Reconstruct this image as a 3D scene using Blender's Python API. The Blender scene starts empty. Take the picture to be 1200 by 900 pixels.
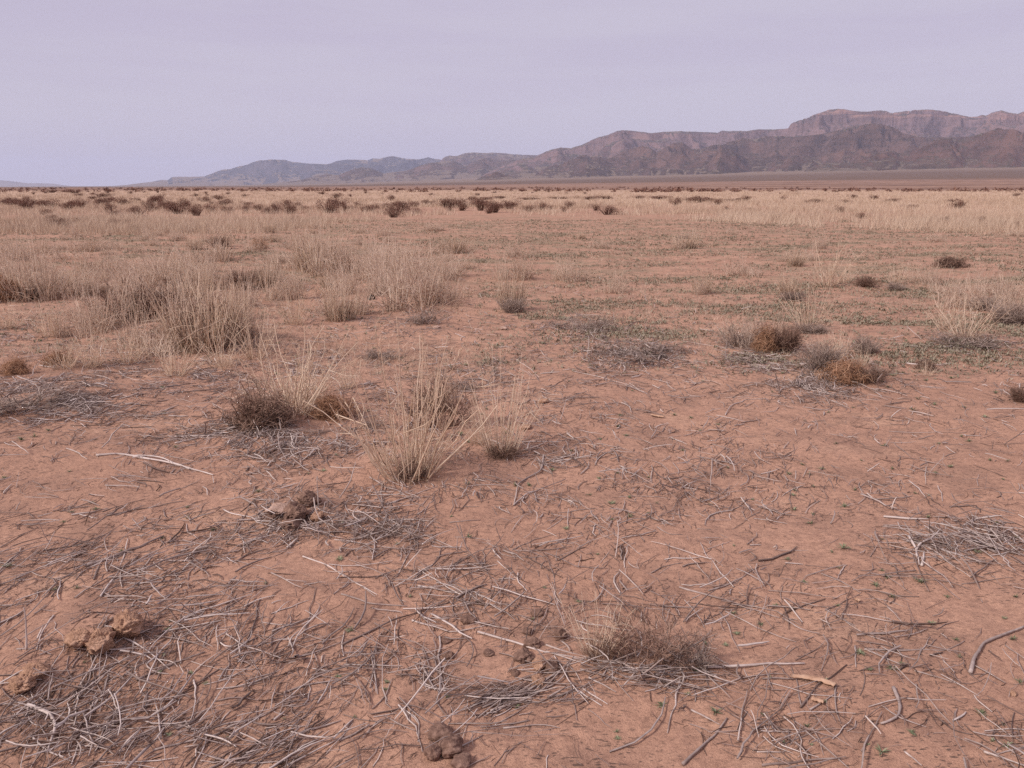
import bpy, math, numpy as np
from mathutils import Matrix, Euler
R_ = np.random.default_rng(7)
rad = math.radians
scene = bpy.context.scene
COL = scene.collection

# ------------------------------------------------------------------ camera
EYE, FPX, CX, CY, HOR = 1.6, 1039.0, 600.0, 450.0, 219.5
PITCH = math.atan((CY - HOR) / FPX)
cam_d = bpy.data.cameras.new("camera"); cam = bpy.data.objects.new("camera", cam_d); COL.objects.link(cam)
cam.location = (0, 0, EYE); cam.rotation_euler = (rad(90) - PITCH, 0, 0)
cam_d.sensor_width = 36; cam_d.lens = 36 * FPX / 1200
cam_d.clip_start = 0.05; cam_d.clip_end = 200000
scene.camera = cam
cp, sp = math.cos(PITCH), math.sin(PITCH)

# ------------------------------------------------------------------ noise
def _h(ix, iy, seed):
    h = (ix.astype(np.int64) * 374761393 + iy.astype(np.int64) * 668265263 + seed * 974711) & 0xffffffff
    h = ((h ^ (h >> 13)) * 1274126177) & 0xffffffff
    return ((h ^ (h >> 16)) & 0xffff) / 65536.0 * 2 * np.pi
def perlin(x, y, seed=0):
    x = np.asarray(x, float); y = np.asarray(y, float)
    x0 = np.floor(x); y0 = np.floor(y); fx = x - x0; fy = y - y0
    u = fx**3 * (fx * (fx * 6 - 15) + 10); v = fy**3 * (fy * (fy * 6 - 15) + 10)
    def g(dx, dy):
        a = _h(x0 + dx, y0 + dy, seed)
        return np.cos(a) * (fx - dx) + np.sin(a) * (fy - dy)
    return 1.5 * ((g(0, 0) * (1 - u) + g(1, 0) * u) * (1 - v) + (g(0, 1) * (1 - u) + g(1, 1) * u) * v)
def fbm(x, y, o=5, seed=0):
    s = 0; a = 1
    for i in range(o):
        s = s + a * perlin(x * 2**i, y * 2**i, seed + i); a *= .5
    return s
def ridged(x, y, o=5, seed=0):
    s = 0; a = 1; w = 1
    for i in range(o):
        n = (1 - np.abs(perlin(x * 2**i, y * 2**i, seed + i)))**2
        s = s + a * n * w; w = np.clip(n * 1.3, 0, 1); a *= .5
    return s / 1.9
def sm(x, a, b):
    t = np.clip((np.asarray(x, float) - a) / (b - a), 0, 1); return t * t * (3 - 2 * t)

# ------------------------------------------------------------------ terrain
EFOOT = np.array([(-600, .3), (0, .6), (150, 1.2), (300, 3), (450, 6.5), (600, 10), (750, 13.5), (850, 16), (1000, 20), (1200, 24), (1350, 27), (1900, 27)], float)
DFOOT = np.array([(-600, 24e3), (300, 22e3), (450, 14e3), (600, 10e3), (850, 8.6e3), (1900, 8.3e3)], float)
def azx(x, y):      # bearing expressed as column of the photograph at the horizon
    a = np.arctan2(x, np.maximum(y, 1e-6)); a = np.clip(a, -1.2, 1.2)
    return CX + np.tan(a) * FPX * cp + np.tan(a) * sp * (CY - HOR)
def elev(px, up):
    dx = (px - CX) / FPX; dz = (up + CY - HOR) / FPX
    return (-sp + dz * cp) / np.hypot(dx, cp + dz * sp)
def foot_e(px): return elev(px, np.interp(px, EFOOT[:, 0], EFOOT[:, 1]))
def bajada(x, y):
    d = np.hypot(x, y); px = azx(x, y)
    df = np.interp(px, DFOOT[:, 0], DFOOT[:, 1])
    s = np.clip((d - 900) / (df - 900), 0, 1.3) ** .75
    f = np.where(y > 0, 1, 0) * sm(y / np.maximum(d, 1e-3), 0.0, .35)
    return d * foot_e(px) * s * f + 1.6 * sm(d, 900, 9000) * f
MOUNDS = []
def gh(x, y):
    x = np.asarray(x, float); y = np.asarray(y, float)
    r = np.hypot(x, y); f = 1 - sm(r, 18, 34)
    n = .05 * perlin(x / 2.9, y / 2.9, 3) + .07 * perlin(x / 9, y / 9, 4) * sm(r, 3, 9)
    if np.any(f > 0):
        u = x * .80 + y * .6; v = -x * .6 + y * .80
        n = n + f * (.020 * perlin(x / .8, y / .8, 5) + .007 * np.abs(perlin(x / .27, y / .22, 6)) +
                     .0035 * perlin(x / .09, y / .09, 7) + .010 * perlin(u / .55, v / .16, 8) * sm(perlin(x / 2, y / 2, 9), -.2, .4))
        n = n + f * .002 * perlin(x / .035, y / .035, 17) * (1 - sm(r, 5, 9))
    n = n + sm(r, 40, 200) * .25 * perlin(x / 70, y / 70, 10)
    for (mx, my, mr, mh) in MOUNDS:
        d2 = ((x - mx)**2 + (y - my)**2) / (mr * mr)
        n = n + mh * np.exp(-d2)
    return n + bajada(x, y)
def px2g(px, py, it=5):
    """where the line of sight through a place of the photograph meets the ground"""
    px = np.asarray(px, float); py = np.asarray(py, float)
    dx = (px - CX) / FPX; dz = -(py - CY) / FPX
    X = dx; Y = cp + dz * sp; Z = -sp + dz * cp
    Z = np.minimum(Z, -1e-4); z = np.zeros_like(X + 0.)
    for _ in range(it):
        t = (EYE - z) / -Z; t = np.clip(t, 0, 3000); z = gh(X * t, Y * t) * .8 + z * .2
    t = np.clip((EYE - z) / -Z, 0, 3000)
    return X * t, Y * t
def g2px(x, y, z):
    zc = y * cp - (z - EYE) * sp; yc = y * sp + (z - EYE) * cp
    return CX + FPX * x / zc, CY - FPX * yc / zc

# ------------------------------------------------------------------ materials
def new_mat(name, rough=.9, spec=.15):
    m = bpy.data.materials.new(name); m.use_nodes = True
    nt = m.node_tree; b = nt.nodes["Principled BSDF"]
    b.inputs["Roughness"].default_value = rough; b.inputs["Specular IOR Level"].default_value = spec
    return m, nt, b
def N(nt, t, **k):
    n = nt.nodes.new(t)
    for a, v in k.items():
        if a.startswith("i_"): n.inputs[a[2:].replace("_", " ")].default_value = v
        else: setattr(n, a, v)
    return n
def ramp(nt, src, stops, interp='LINEAR'):
    r = nt.nodes.new("ShaderNodeValToRGB"); e = r.color_ramp.elements; r.color_ramp.interpolation = interp
    while len(e) < len(stops): e.new(.5)
    for el, (p, c) in zip(e, stops):
        el.position = p; el.color = (*c, 1) if len(c) == 3 else c
    nt.links.new(src, r.inputs[0]); return r.outputs[0]
def fl(v): return (v, v, v)
def noise(nt, vec, scale, detail=4, rough=.55):
    n = N(nt, "ShaderNodeTexNoise"); n.inputs["Scale"].default_value = scale; n.inputs["Detail"].default_value = detail
    n.inputs["Roughness"].default_value = rough; nt.links.new(vec, n.inputs["Vector"]); return n.outputs["Fac"]
def mixc(nt, fac, a, b, mode='MIX'):
    m = nt.nodes.new("ShaderNodeMix"); m.data_type = 'RGBA'; m.blend_type = mode
    for s, v in ((m.inputs[0], fac), (m.inputs[6], a), (m.inputs[7], b)):
        if isinstance(v, (int, float)): s.default_value = v
        elif isinstance(v, tuple): s.default_value = (*v, 1)
        else: nt.links.new(v, s)
    return m.outputs[2]
def mth(nt, op, a, b=None, clamp=False):
    m = nt.nodes.new("ShaderNodeMath"); m.operation = op; m.use_clamp = clamp
    for s, v in zip(m.inputs, (a, b)):
        if v is None: continue
        if isinstance(v, (int, float)): s.default_value = v
        else: nt.links.new(v, s)
    return m.outputs[0]
def mapr(nt, v, a, b, c=0., d=1., smooth=True):
    m = nt.nodes.new("ShaderNodeMapRange"); m.clamp = True
    m.interpolation_type = 'SMOOTHSTEP' if smooth else 'LINEAR'
    nt.links.new(v, m.inputs[0])
    for i, x in enumerate((a, b, c, d)): m.inputs[i + 1].default_value = x
    return m.outputs[0]
def mapping(nt, vec, scale, rot=0.):
    m = nt.nodes.new("ShaderNodeMapping"); m.inputs["Scale"].default_value = scale; m.inputs["Rotation"].default_value = (0, 0, rot)
    nt.links.new(vec, m.inputs[0]); return m.outputs[0]

def plant_mat(name, stops, rough=.85, transl=0.0, nscale=40):
    """colour per stalk from the attribute v, blotched by a fine noise"""
    m, nt, b = new_mat(name, rough, .12)
    at = N(nt, "ShaderNodeAttribute", attribute_name="v")
    tc = N(nt, "ShaderNodeTexCoord"); nz = noise(nt, tc.outputs["Object"], nscale, 3)
    oi = N(nt, "ShaderNodeObjectInfo")
    s = mth(nt, 'ADD', at.outputs["Fac"], mth(nt, 'MULTIPLY', mth(nt, 'SUBTRACT', nz, .5), .5))
    s = mth(nt, 'ADD', s, mth(nt, 'MULTIPLY', mth(nt, 'SUBTRACT', oi.outputs["Random"], .5), .22))
    c = ramp(nt, s, stops)
    nt.links.new(c, b.inputs["Base Color"])
    if transl:
        t = N(nt, "ShaderNodeBsdfTranslucent"); nt.links.new(c, t.inputs[0])
        mx = N(nt, "ShaderNodeMixShader"); mx.inputs[0].default_value = transl
        nt.links.new(b.outputs[0], mx.inputs[1]); nt.links.new(t.outputs[0], mx.inputs[2])
        nt.links.new(mx.outputs[0], nt.nodes["Material Output"].inputs[0])
    return m
M = {}
M['straw'] = plant_mat("straw", [(0, (.26, .16, .11)), (.25, (.52, .36, .25)), (.6, (.76, .585, .44)), (1, (.86, .71, .56))], transl=.32)
M['paleweed'] = plant_mat("pale_straw", [(0, (.46, .32, .24)), (.4, (.70, .53, .41)), (1, (.86, .70, .57))], transl=.32)
M['field'] = plant_mat("field_grass", [(0, (.29, .19, .135)), (.4, (.50, .37, .27)), (1, (.72, .575, .45))], transl=.12)
M['basal'] = plant_mat("basal_leaves", [(0, (.17, .105, .075)), (.5, (.36, .24, .17)), (1, (.56, .41, .31))])
M['brown'] = plant_mat("brown_twigs", [(0, (.08, .045, .033)), (.45, (.20, .115, .083)), (1, (.42, .28, .21))])
M['greybrown'] = plant_mat("grey_brown_twigs", [(0, (.14, .092, .072)), (.5, (.31, .22, .175)), (1, (.52, .40, .33))])
M['rust'] = plant_mat("rust_twigs", [(0, (.16, .075, .042)), (.5, (.38, .20, .115)), (1, (.58, .36, .23))])
M['grey'] = plant_mat("grey_dead_wood", [(0, (.09, .056, .045)), (.3, (.19, .135, .115)), (.65, (.33, .255, .225)), (1, (.58, .48, .43))], nscale=60)
M['litter'] = plant_mat("twig_litter", [(0, (.08, .048, .037)), (.35, (.19, .125, .102)), (.7, (.34, .25, .218)), (1, (.56, .46, .41))], nscale=60)
M['shrub'] = plant_mat("dark_shrub", [(0, (.07, .034, .026)), (.5, (.16, .078, .058)), (1, (.29, .17, .125))], nscale=6)
M['green'] = plant_mat("green_leaves", [(0, (.08, .09, .048)), (.5, (.165, .18, .10)), (1, (.29, .30, .19))])
M['weed'] = plant_mat("weed_leaves", [(0, (.14, .12, .080)), (.5, (.24, .205, .145)), (1, (.37, .30, .22))])

def rock_mat(name, stops, scale=30, bump=.004, rough=.95):
    m, nt, b = new_mat(name, rough, .1)
    tc = N(nt, "ShaderNodeTexCoord"); v = tc.outputs["Object"]
    n1 = noise(nt, v, scale, 6, .65)
    nt.links.new(ramp(nt, n1, stops), b.inputs["Base Color"])
    bp = N(nt, "ShaderNodeBump"); bp.inputs["Distance"].default_value = bump; bp.inputs["Strength"].default_value = .9
    nt.links.new(noise(nt, v, scale * 3, 5, .7), bp.inputs["Height"]); nt.links.new(bp.outputs[0], b.inputs["Normal"])
    return m
M['dung'] = rock_mat("dung_brown", [(.3, (.10, .057, .043)), (.5, (.20, .12, .09)), (.7, (.34, .215, .16))], 45)
M['clod'] = rock_mat("dry_clod", bump=.012, scale=26, stops=[(.3, (.26, .145, .095)), (.5, (.45, .265, .175)), (.7, (.58, .37, .26))])
M['palestone'] = rock_mat("pale_stone", [(.3, (.30, .19, .14)), (.6, (.48, .33, .26))], 30)
M['black'] = rock_mat("black_stone", [(.3, (.015, .012, .011)), (.7, (.035, .028, .025))], 30)
M['bark'] = rock_mat("tan_bark", [(.3, (.24, .13, .08)), (.5, (.44, .27, .18)), (.7, (.55, .37, .26))], 26)

def ground_mat():
    m, nt, b = new_mat("red_desert_sand", .95, .12)
    geo = N(nt, "ShaderNodeNewGeometry"); P = geo.outputs["Position"]
    ln = N(nt, "ShaderNodeVectorMath", operation='LENGTH'); nt.links.new(P, ln.inputs[0]); D = ln.outputs["Value"]
    big = noise(nt, P, .45, 5, .6); mid = noise(nt, P, 2.6, 6, .6); fine = noise(nt, P, 28, 6, .7); grit = noise(nt, P, 210, 3, .7)
    c = mixc(nt, mapr(nt, big, .35, .68), (.515, .300, .205), (.440, .250, .170))
    c = mixc(nt, mapr(nt, noise(nt, mapping(nt, P, (1, 1.4, 1), .7), .9, 6, .65), .54, .70, 0, .8), c, (.60, .375, .255))
    c = mixc(nt, mapr(nt, mid, .46, .66, 0, .8), c, (.335, .195, .138))
    c = mixc(nt, mapr(nt, fine, .32, .60, .62, 0), c, (.27, .150, .105))
    c = mixc(nt, mapr(nt, grit, .56, .70, 0, .7), c, (.60, .38, .27))
    c = mixc(nt, mapr(nt, grit, .46, .30, 0, .8), c, (.20, .115, .085))
    # crumbs of litter lying flat in the sand
    vv = N(nt, "ShaderNodeTexVoronoi"); vv.inputs["Scale"].default_value = 26
    w = N(nt, "ShaderNodeVectorMath", operation='ADD'); nn = N(nt, "ShaderNodeTexNoise"); nn.inputs["Scale"].default_value = 14
    nt.links.new(P, nn.inputs["Vector"]); nt.links.new(mapping(nt, P, (1., 2.8, 1), .5), w.inputs[0]); 
    sc = N(nt, "ShaderNodeVectorMath", operation='SCALE'); sc.inputs[3].default_value = .12
    nt.links.new(nn.outputs["Color"], sc.inputs[0]); nt.links.new(sc.outputs[0], w.inputs[1]); nt.links.new(w.outputs[0], vv.inputs["Vector"])
    crumb = mth(nt, 'MULTIPLY', mapr(nt, vv.outputs["Distance"], .34, .16), mapr(nt, noise(nt, P, 1.3, 4, .6), .36, .58, .22, .9))
    c = mixc(nt, crumb, c, (.13, .083, .064))
    v2 = N(nt, "ShaderNodeTexVoronoi"); v2.inputs["Scale"].default_value = 7.5; nt.links.new(mapping(nt, P, (.8, 1.5, 1), -.3), v2.inputs["Vector"])
    crumb2 = mth(nt, 'MULTIPLY', mth(nt, 'MULTIPLY', mapr(nt, v2.outputs["Distance"], .42, .15), mapr(nt, noise(nt, P, .7, 5, .65), .40, .58, .1, .75)), mapr(nt, D, 4, 9))
    c = mixc(nt, crumb2, c, (.20, .135, .10))
    # straw matted floor farther out, in drifts
    str_n = noise(nt, mapping(nt, P, (.10, .16, .1)), 1.0, 6, .65)
    straw = mixc(nt, noise(nt, P, 1.7, 5, .7), (.36, .235, .16), (.56, .40, .285))
    fld = mth(nt, 'MULTIPLY', mapr(nt, D, 55, 110, 0, .9), mapr(nt, str_n, .38, .50, .35, 1))
    c = mixc(nt, fld, c, straw)
    weedn = noise(nt, mapping(nt, P, (.35, .8, .35)), 1.0, 7, .7)
    wd = mth(nt, 'MULTIPLY', mth(nt, 'MULTIPLY', mapr(nt, D, 11, 20), mapr(nt, D, 60, 45)), mapr(nt, weedn, .46, .62, 0, .62))
    c = mixc(nt, wd, c, (.215, .18, .115))
    # far shrubland
    far_n = noise(nt, mapping(nt, P, (.004, .004, .004)), 1.0, 8, .65)
    scrub_n = noise(nt, mapping(nt, P, (.03, .03, .03)), 1.0, 6, .7)
    streak = noise(nt, mapping(nt, P, (.0011, .006, .003), .12), 1.0, 7, .7)
    brush = mixc(nt, mapr(nt, mth(nt, 'ADD', mth(nt, 'MULTIPLY', scrub_n, .5), mth(nt, 'MULTIPLY', streak, .5)), .40, .60), (.15, .085, .062), (.36, .22, .155))
    Dn = mth(nt, 'ADD', D, mth(nt, 'MULTIPLY', mth(nt, 'SUBTRACT', noise(nt, mapping(nt, P, (.0006, .0016, .001)), 1.0, 6, .6), .5), 1500))
    c = mixc(nt, mapr(nt, mth(nt, 'ADD', D, mth(nt, 'MULTIPLY', mth(nt, 'SUBTRACT', scrub_n, .5), 500)), 400, 650), c, brush)
    dark = mixc(nt, far_n, (.10, .062, .042), (.19, .12, .085))
    c = mixc(nt, mapr(nt, Dn, 3100, 4000), c, dark)
    sage = mixc(nt, far_n, (.15, .10, .068), (.26, .18, .13))
    c = mixc(nt, mapr(nt, Dn, 6200, 8200), c, sage)
    nt.links.new(c, b.inputs["Base Color"])
    b1 = N(nt, "ShaderNodeBump"); b1.inputs["Distance"].default_value = .02; b1.inputs["Strength"].default_value = .8
    nt.links.new(noise(nt, P, 22, 8, .68), b1.inputs["Height"])
    b2 = N(nt, "ShaderNodeBump"); b2.inputs["Distance"].default_value = .004; b2.inputs["Strength"].default_value = .8
    nt.links.new(grit, b2.inputs["Height"]); nt.links.new(b1.outputs[0], b2.inputs["Normal"]); nt.links.new(b2.outputs[0], b.inputs["Normal"])
    return m
M['ground'] = ground_mat()

def mountain_mat(name, rock, veg, red, rscale=.004, zc=None):
    m, nt, b = new_mat(name, .95, .05)
    geo = N(nt, "ShaderNodeNewGeometry"); P = geo.outputs["Position"]
    sx = N(nt, "ShaderNodeSeparateXYZ"); nt.links.new(P, sx.inputs[0])
    sn = N(nt, "ShaderNodeSeparateXYZ"); nt.links.new(geo.outputs["Normal"], sn.inputs[0])
    n1 = noise(nt, P, rscale, 9, .68); n2 = noise(nt, P, rscale * .28, 6, .6)
    strata = noise(nt, mapping(nt, P, (.0004, .0004, .018)), 1.0, 6, .6)
    c = mixc(nt, mapr(nt, n1, .40, .60), rock, tuple(x * .60 for x in rock))
    c = mixc(nt, mapr(nt, noise(nt, P, rscale * 4.5, 6, .7), .50, .62, 0, .5), c, tuple(x * .4 for x in veg))
    c = mixc(nt, mapr(nt, strata, .42, .62, 0, .28), c, red)
    c = mixc(nt, mapr(nt, n2, .48, .66, 0, .7), c, red)
    if zc:
        band = mth(nt, 'MULTIPLY', mapr(nt, mth(nt, 'ADD', sx.outputs[2], mth(nt, 'MULTIPLY', n2, 300)), zc, zc + 60), mapr(nt, strata, .46, .50))
        c = mixc(nt, band, c, tuple(min(1, x * 1.2) for x in red))
    flat = mapr(nt, sn.outputs[2], .80, .93)
    c = mixc(nt, mth(nt, 'MULTIPLY', flat, mapr(nt, n1, .35, .62, .9, .3)), c, veg)
    c = mixc(nt, mapr(nt, sn.outputs[2], .955, .985), c, (.20, .145, .108))
    nt.links.new(c, b.inputs["Base Color"])
    bp = N(nt, "ShaderNodeBump"); bp.inputs["Distance"].default_value = 60; bp.inputs["Strength"].default_value = 1.
    nt.links.new(noise(nt, P, rscale * 1.3, 8, .72), bp.inputs["Height"]); nt.links.new(bp.outputs[0], b.inputs["Normal"])
    return m

# ------------------------------------------------------------------ mesh helpers
def mesh_np(name, V, F, mats, v=None, smooth=False, link=True):
    """V (n,3); F list of int arrays (k,3)/(k,4)"""
    me = bpy.data.meshes.new(name)
    F = [f for f in F if len(f)]
    me.vertices.add(len(V)); me.vertices.foreach_set("co", np.ascontiguousarray(V, np.float32).ravel())
    loops = np.concatenate([f.ravel() for f in F]).astype(np.int32)
    tot = np.concatenate([np.full(len(f), f.shape[1], np.int32) for f in F])
    start = np.concatenate([[0], np.cumsum(tot)[:-1]]).astype(np.int32)
    me.loops.add(len(loops)); me.loops.foreach_set("vertex_index", loops)
    me.polygons.add(len(tot)); me.polygons.foreach_set("loop_start", start); me.polygons.foreach_set("loop_total", tot)
    if smooth: me.polygons.foreach_set("use_smooth", np.ones(len(tot), bool))
    me.update(calc_edges=True); me.validate()
    if v is not None and len(v) == len(me.vertices):
        a = me.attributes.new("v", 'FLOAT', 'POINT'); a.data.foreach_set("value", np.ascontiguousarray(v, np.float32))
    for m in (mats if isinstance(mats, (list, tuple)) else [mats]): me.materials.append(m)
    return me
def tubes(P, R, S=3, v=None):
    P = np.asarray(P, float); n, k, _ = P.shape; R = np.broadcast_to(R, (n, k))
    T = np.gradient(P, axis=1); T /= np.linalg.norm(T, axis=2, keepdims=True) + 1e-12
    ref = R_.normal(size=(n, 1, 3)); U = np.cross(T, ref); U /= np.linalg.norm(U, axis=2, keepdims=True) + 1e-9
    W = np.cross(T, U); a = np.arange(S) * 2 * np.pi / S
    V = P[:, :, None] + R[:, :, None, None] * (np.cos(a)[:, None] * U[:, :, None] + np.sin(a)[:, None] * W[:, :, None])
    idx = np.arange(n * k * S).reshape(n, k, S); nx = np.roll(idx, -1, axis=2)
    F = np.stack([idx[:, :-1], nx[:, :-1], nx[:, 1:], idx[:, 1:]], -1).reshape(-1, 4)
    vv = np.repeat(np.asarray(v if v is not None else R_.random(n), float), k * S)
    return V.reshape(-1, 3), F, vv
class MB:
    def __init__(s): s.V = []; s.F = []; s.v = []; s.n = 0
    def add(s, V, F, v):
        s.V.append(V); s.F.append(F + s.n); s.v.append(v); s.n += len(V)
    def mesh(s, name, mat, smooth=False):
        return mesh_np(name, np.concatenate(s.V), s.F, mat, np.concatenate(s.v), smooth)
def ob(name, me, parent=None, loc=None, kind=None, label=None, cat=None, group=None):
    o = bpy.data.objects.new(name, me); COL.objects.link(o)
    if parent: o.parent = parent
    if loc is not None: o.location = loc
    for k, x in (("kind", kind), ("label", label), ("category", cat), ("group", group)):
        if x: o[k] = x
    return o

# ------------------------------------------------------------------ plants (unit height 1, footprint about radius .5)
def curve_paths(n, base_r, h, out, k=5, curl=.25, jit=.05, hmin=.5, cx=0., cy=0., leanx=0., pw=1.0):
    a = R_.random(n) * 2 * np.pi; r0 = base_r * np.sqrt(R_.random(n)); hh = h * (hmin + (1 - hmin) * R_.random(n) ** pw)
    o = out * (r0 / base_r * .6 + .4 * R_.random(n)) * R_.uniform(.3, 1.15, n); t = np.linspace(0, 1, k)[None]
    da = a + R_.normal(0, .5, n)
    X = cx + (r0 * np.cos(a))[:, None] + (o * np.cos(da))[:, None] * (t ** (1 + curl)) + leanx * t**1.2
    Y = cy + (r0 * np.sin(a))[:, None] + (o * np.sin(da))[:, None] * (t ** (1 + curl))
    Z = -.02 + hh[:, None] * t * (1 - .12 * t * (o / max(out, 1e-6))[:, None])
    P = np.stack([X, Y, Z], -1); P[:, 1:] += R_.normal(0, jit, (n, k - 1, 3)) * t[:, 1:, None] * .5
    br = R_.random(n) < .16; q = k // 2       # bent over or snapped halfway
    if br.any() and k > 3:
        m = int(br.sum()); a2 = R_.random(m) * 6.28; L = (hh[br] / k)[:, None]
        for j in range(q + 1, k):
            P[br, j] = P[br, j - 1] + np.stack([np.cos(a2), np.sin(a2), R_.uniform(-.7, .25, m)], 1) * L
        P[br, :, 2] = np.maximum(P[br, :, 2], .01)
    return P
def side_twigs(P, m, ln, up=.5):
    """m short twigs off each path"""
    n, k, _ = P.shape; s = np.repeat(np.arange(n), m); f = R_.uniform(.3, .98, len(s)) * (k - 1)
    i = np.minimum(f.astype(int), k - 2); w = (f - i)[:, None]
    B = P[s, i] * (1 - w) + P[s, i + 1] * w
    d = R_.normal(size=(len(s), 3)); T = P[s, i + 1] - P[s, i]; T /= np.linalg.norm(T, axis=1, keepdims=True) + 1e-9
    d = d / np.linalg.norm(d, axis=1, keepdims=True) * .8 + T * .8 + np.array([0, 0, up]) * .4
    d /= np.linalg.norm(d, axis=1, keepdims=True); L = ln * R_.uniform(.4, 1.2, (len(s), 1))
    mid = B + d * L * .5 + R_.normal(0, .12, (len(s), 3)) * L; end = B + d * L + R_.normal(0, .2, (len(s), 3)) * L
    return np.stack([B, mid, end], 1)
def tuft_meshes(kind, i):
    """returns (stalk mesh, basal mesh) of a unit tuft"""
    a, b = MB(), MB()
    if kind == 'T':      # tall sparse stalks
        P = curve_paths(48, .17, 1.0, .70, 6, .0, .035, .35, pw=1.1)
        a.add(*tubes(P, np.linspace(.0050, .0024, 6) * R_.uniform(.7, 1.3, (48, 1)), 4, np.clip(R_.normal(.72, .2, 48), 0, 1)))
        S = side_twigs(P, 2, .12, .9); a.add(*tubes(S, np.array([.003, .0022, .0012]), 3, R_.uniform(.4, 1, len(S))))
        Q = curve_paths(44, .20, .24, .30, 4, .5, .10, .2)
        b.add(*tubes(Q, np.linspace(.004, .0016, 4), 3, R_.uniform(.3, 1, 44)))
        mb = M['basal']
    elif kind == 'F':    # fine dense pale grass, several crowns
        for _ in range(7):
            cx, cy = R_.normal(0, .25, 2); nn = int(R_.integers(10, 38))
            P = curve_paths(nn, .10, R_.uniform(.5, 1.0), .30, 5, .1, .04, .3, cx, cy, R_.normal(0, .10), pw=1.3)
            a.add(*tubes(P, np.linspace(.0050, .0020, 5), 3, np.clip(R_.normal(.6, .22, nn), 0, 1)))
            S = side_twigs(P[::2], 3, .10, .4); a.add(*tubes(S, np.array([.0028, .002, .001]), 3, R_.uniform(.3, 1, len(S))))
        Q = curve_paths(80, .38, .30, .30, 4, .5, .12, .2)
        b.add(*tubes(Q, np.linspace(.005, .002, 4), 3, R_.uniform(.2, 1, 110)))
        mb = M['paleweed']
    elif kind == 'G':    # straw around a brown core
        P = curve_paths(130, .30, 1.0, .36, 5, .1, .04, .35, pw=1.2)
        a.add(*tubes(P, np.linspace(.0060, .0024, 5), 3, np.clip(R_.normal(.6, .22, 130), 0, 1)))
        Q = curve_paths(150, .24, .55, .28, 5, .2, .08, .3)
        b.add(*tubes(Q, np.linspace(.006, .0025, 5), 3, R_.uniform(0, 1, 150)))
        mb = M['basal']
    sm_ = a.mesh("stalks", M['straw'] if kind != 'F' else M['paleweed'])
    return sm_, b.mesh("basal_leaves", mb)
def bush_meshes(kind, i):
    """K twiggy bush, R round tumbleweed; unit height, radius ~.6"""
    a, b = MB(), MB()
    if kind == 'S':
        P = curve_paths(46, .26, .9, .62, 5, .2, .12, .3)
        a.add(*tubes(P, np.linspace(.009, .004, 5), 3, R_.uniform(.2, 1, 46)))
        S = side_twigs(P, 7, .22, .6); b.add(*tubes(S, np.array([.0045, .0038, .0025]), 3, R_.random(len(S))))
        S2 = side_twigs(S, 1, .12, .3); b.add(*tubes(S2, np.array([.0035, .003, .002]), 3, R_.random(len(S2))))
    elif kind == 'K':
        P = curve_paths(90, .22, .85, .66, 5, .2, .10, .4)
        a.add(*tubes(P, np.linspace(.011, .005, 5), 3, R_.uniform(.2, 1, 90)))
        S = side_twigs(P, 9, .26, .5); b.add(*tubes(S, np.array([.0055, .0045, .003]), 3, R_.random(len(S))))
        S2 = side_twigs(S, 2, .13, .3); b.add(*tubes(S2, np.array([.004, .0032, .002]), 3, R_.random(len(S2))))
    else:
        P = curve_paths(40, .15, .7, .45, 5, -.3, .14, .6)
        a.add(*tubes(P, np.linspace(.012, .006, 5), 3, R_.uniform(.2, .9, 40)))
        n = 1150; d = R_.normal(size=(n, 3)); d /= np.linalg.norm(d, axis=1, keepdims=True); d[:, 2] = np.abs(d[:, 2]) * 1.0
        lump = .92 + .34 * np.sin(d[:, 0] * 5 + i) * np.cos(d[:, 1] * 4 + i * 2) + .15 * np.sin(d[:, 2] * 9 + d[:, 0] * 7) + R_.normal(0, .10, n)
        rr = R_.uniform(.35, 1, n) ** .5 * lump
        c = d * rr[:, None] * np.array([.58, .58, .80]); c[:, 2] += .06
        t1 = np.cross(d, R_.normal(size=(n, 3))); t1 /= np.linalg.norm(t1, axis=1, keepdims=True); L = R_.uniform(.06, .22, (n, 1))
        p0 = c - t1 * L; p2 = c + t1 * L * .8 + d * R_.exponential(.07, (n, 1)); p1 = c + d * .04 + R_.normal(0, .02, (n, 3))
        b.add(*tubes(np.stack([p0, p1, p2], 1), np.array([.005, .006, .003]), 3, R_.random(n)))
    return a, b
def shrub_mesh(i):
    """dark rounded desert shrub: stems and many small leaf clumps in lobes"""
    a = MB(); P = curve_paths(40, .14, .8, .55, 4, .1, .06, .5)
    a.add(*tubes(P, np.linspace(.018, .006, 4), 3, R_.uniform(0, .6, 40)))
    k = 9; cen = np.stack([R_.normal(0, .26, k), R_.normal(0, .26, k), R_.uniform(.25, .68, k)], 1); rr = R_.uniform(.2, .34, k)
    n = 1500; j = R_.integers(0, k, n); d = R_.normal(size=(n, 3)); d /= np.linalg.norm(d, axis=1, keepdims=True)
    c = cen[j] + d * (rr[j] * R_.uniform(.3, 1.1, n) ** .6)[:, None]; c[:, 2] = np.clip(c[:, 2], .02, 1.05)
    u = R_.normal(size=(n, 3)); u /= np.linalg.norm(u, axis=1, keepdims=True); w = np.cross(u, R_.normal(size=(n, 3))); w /= np.linalg.norm(w, axis=1, keepdims=True)
    s = R_.uniform(.014, .04, (n, 1))
    V = np.stack([c - u * s, c + w * s * .7, c + u * s * 1.3], 1).reshape(-1, 3); F = np.arange(3 * n).reshape(-1, 3)
    a.add(V, F, np.repeat(np.clip(R_.normal(.5, .25, n), 0, 1), 3))
    return a.mesh("desert_shrub", M['shrub'])
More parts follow.
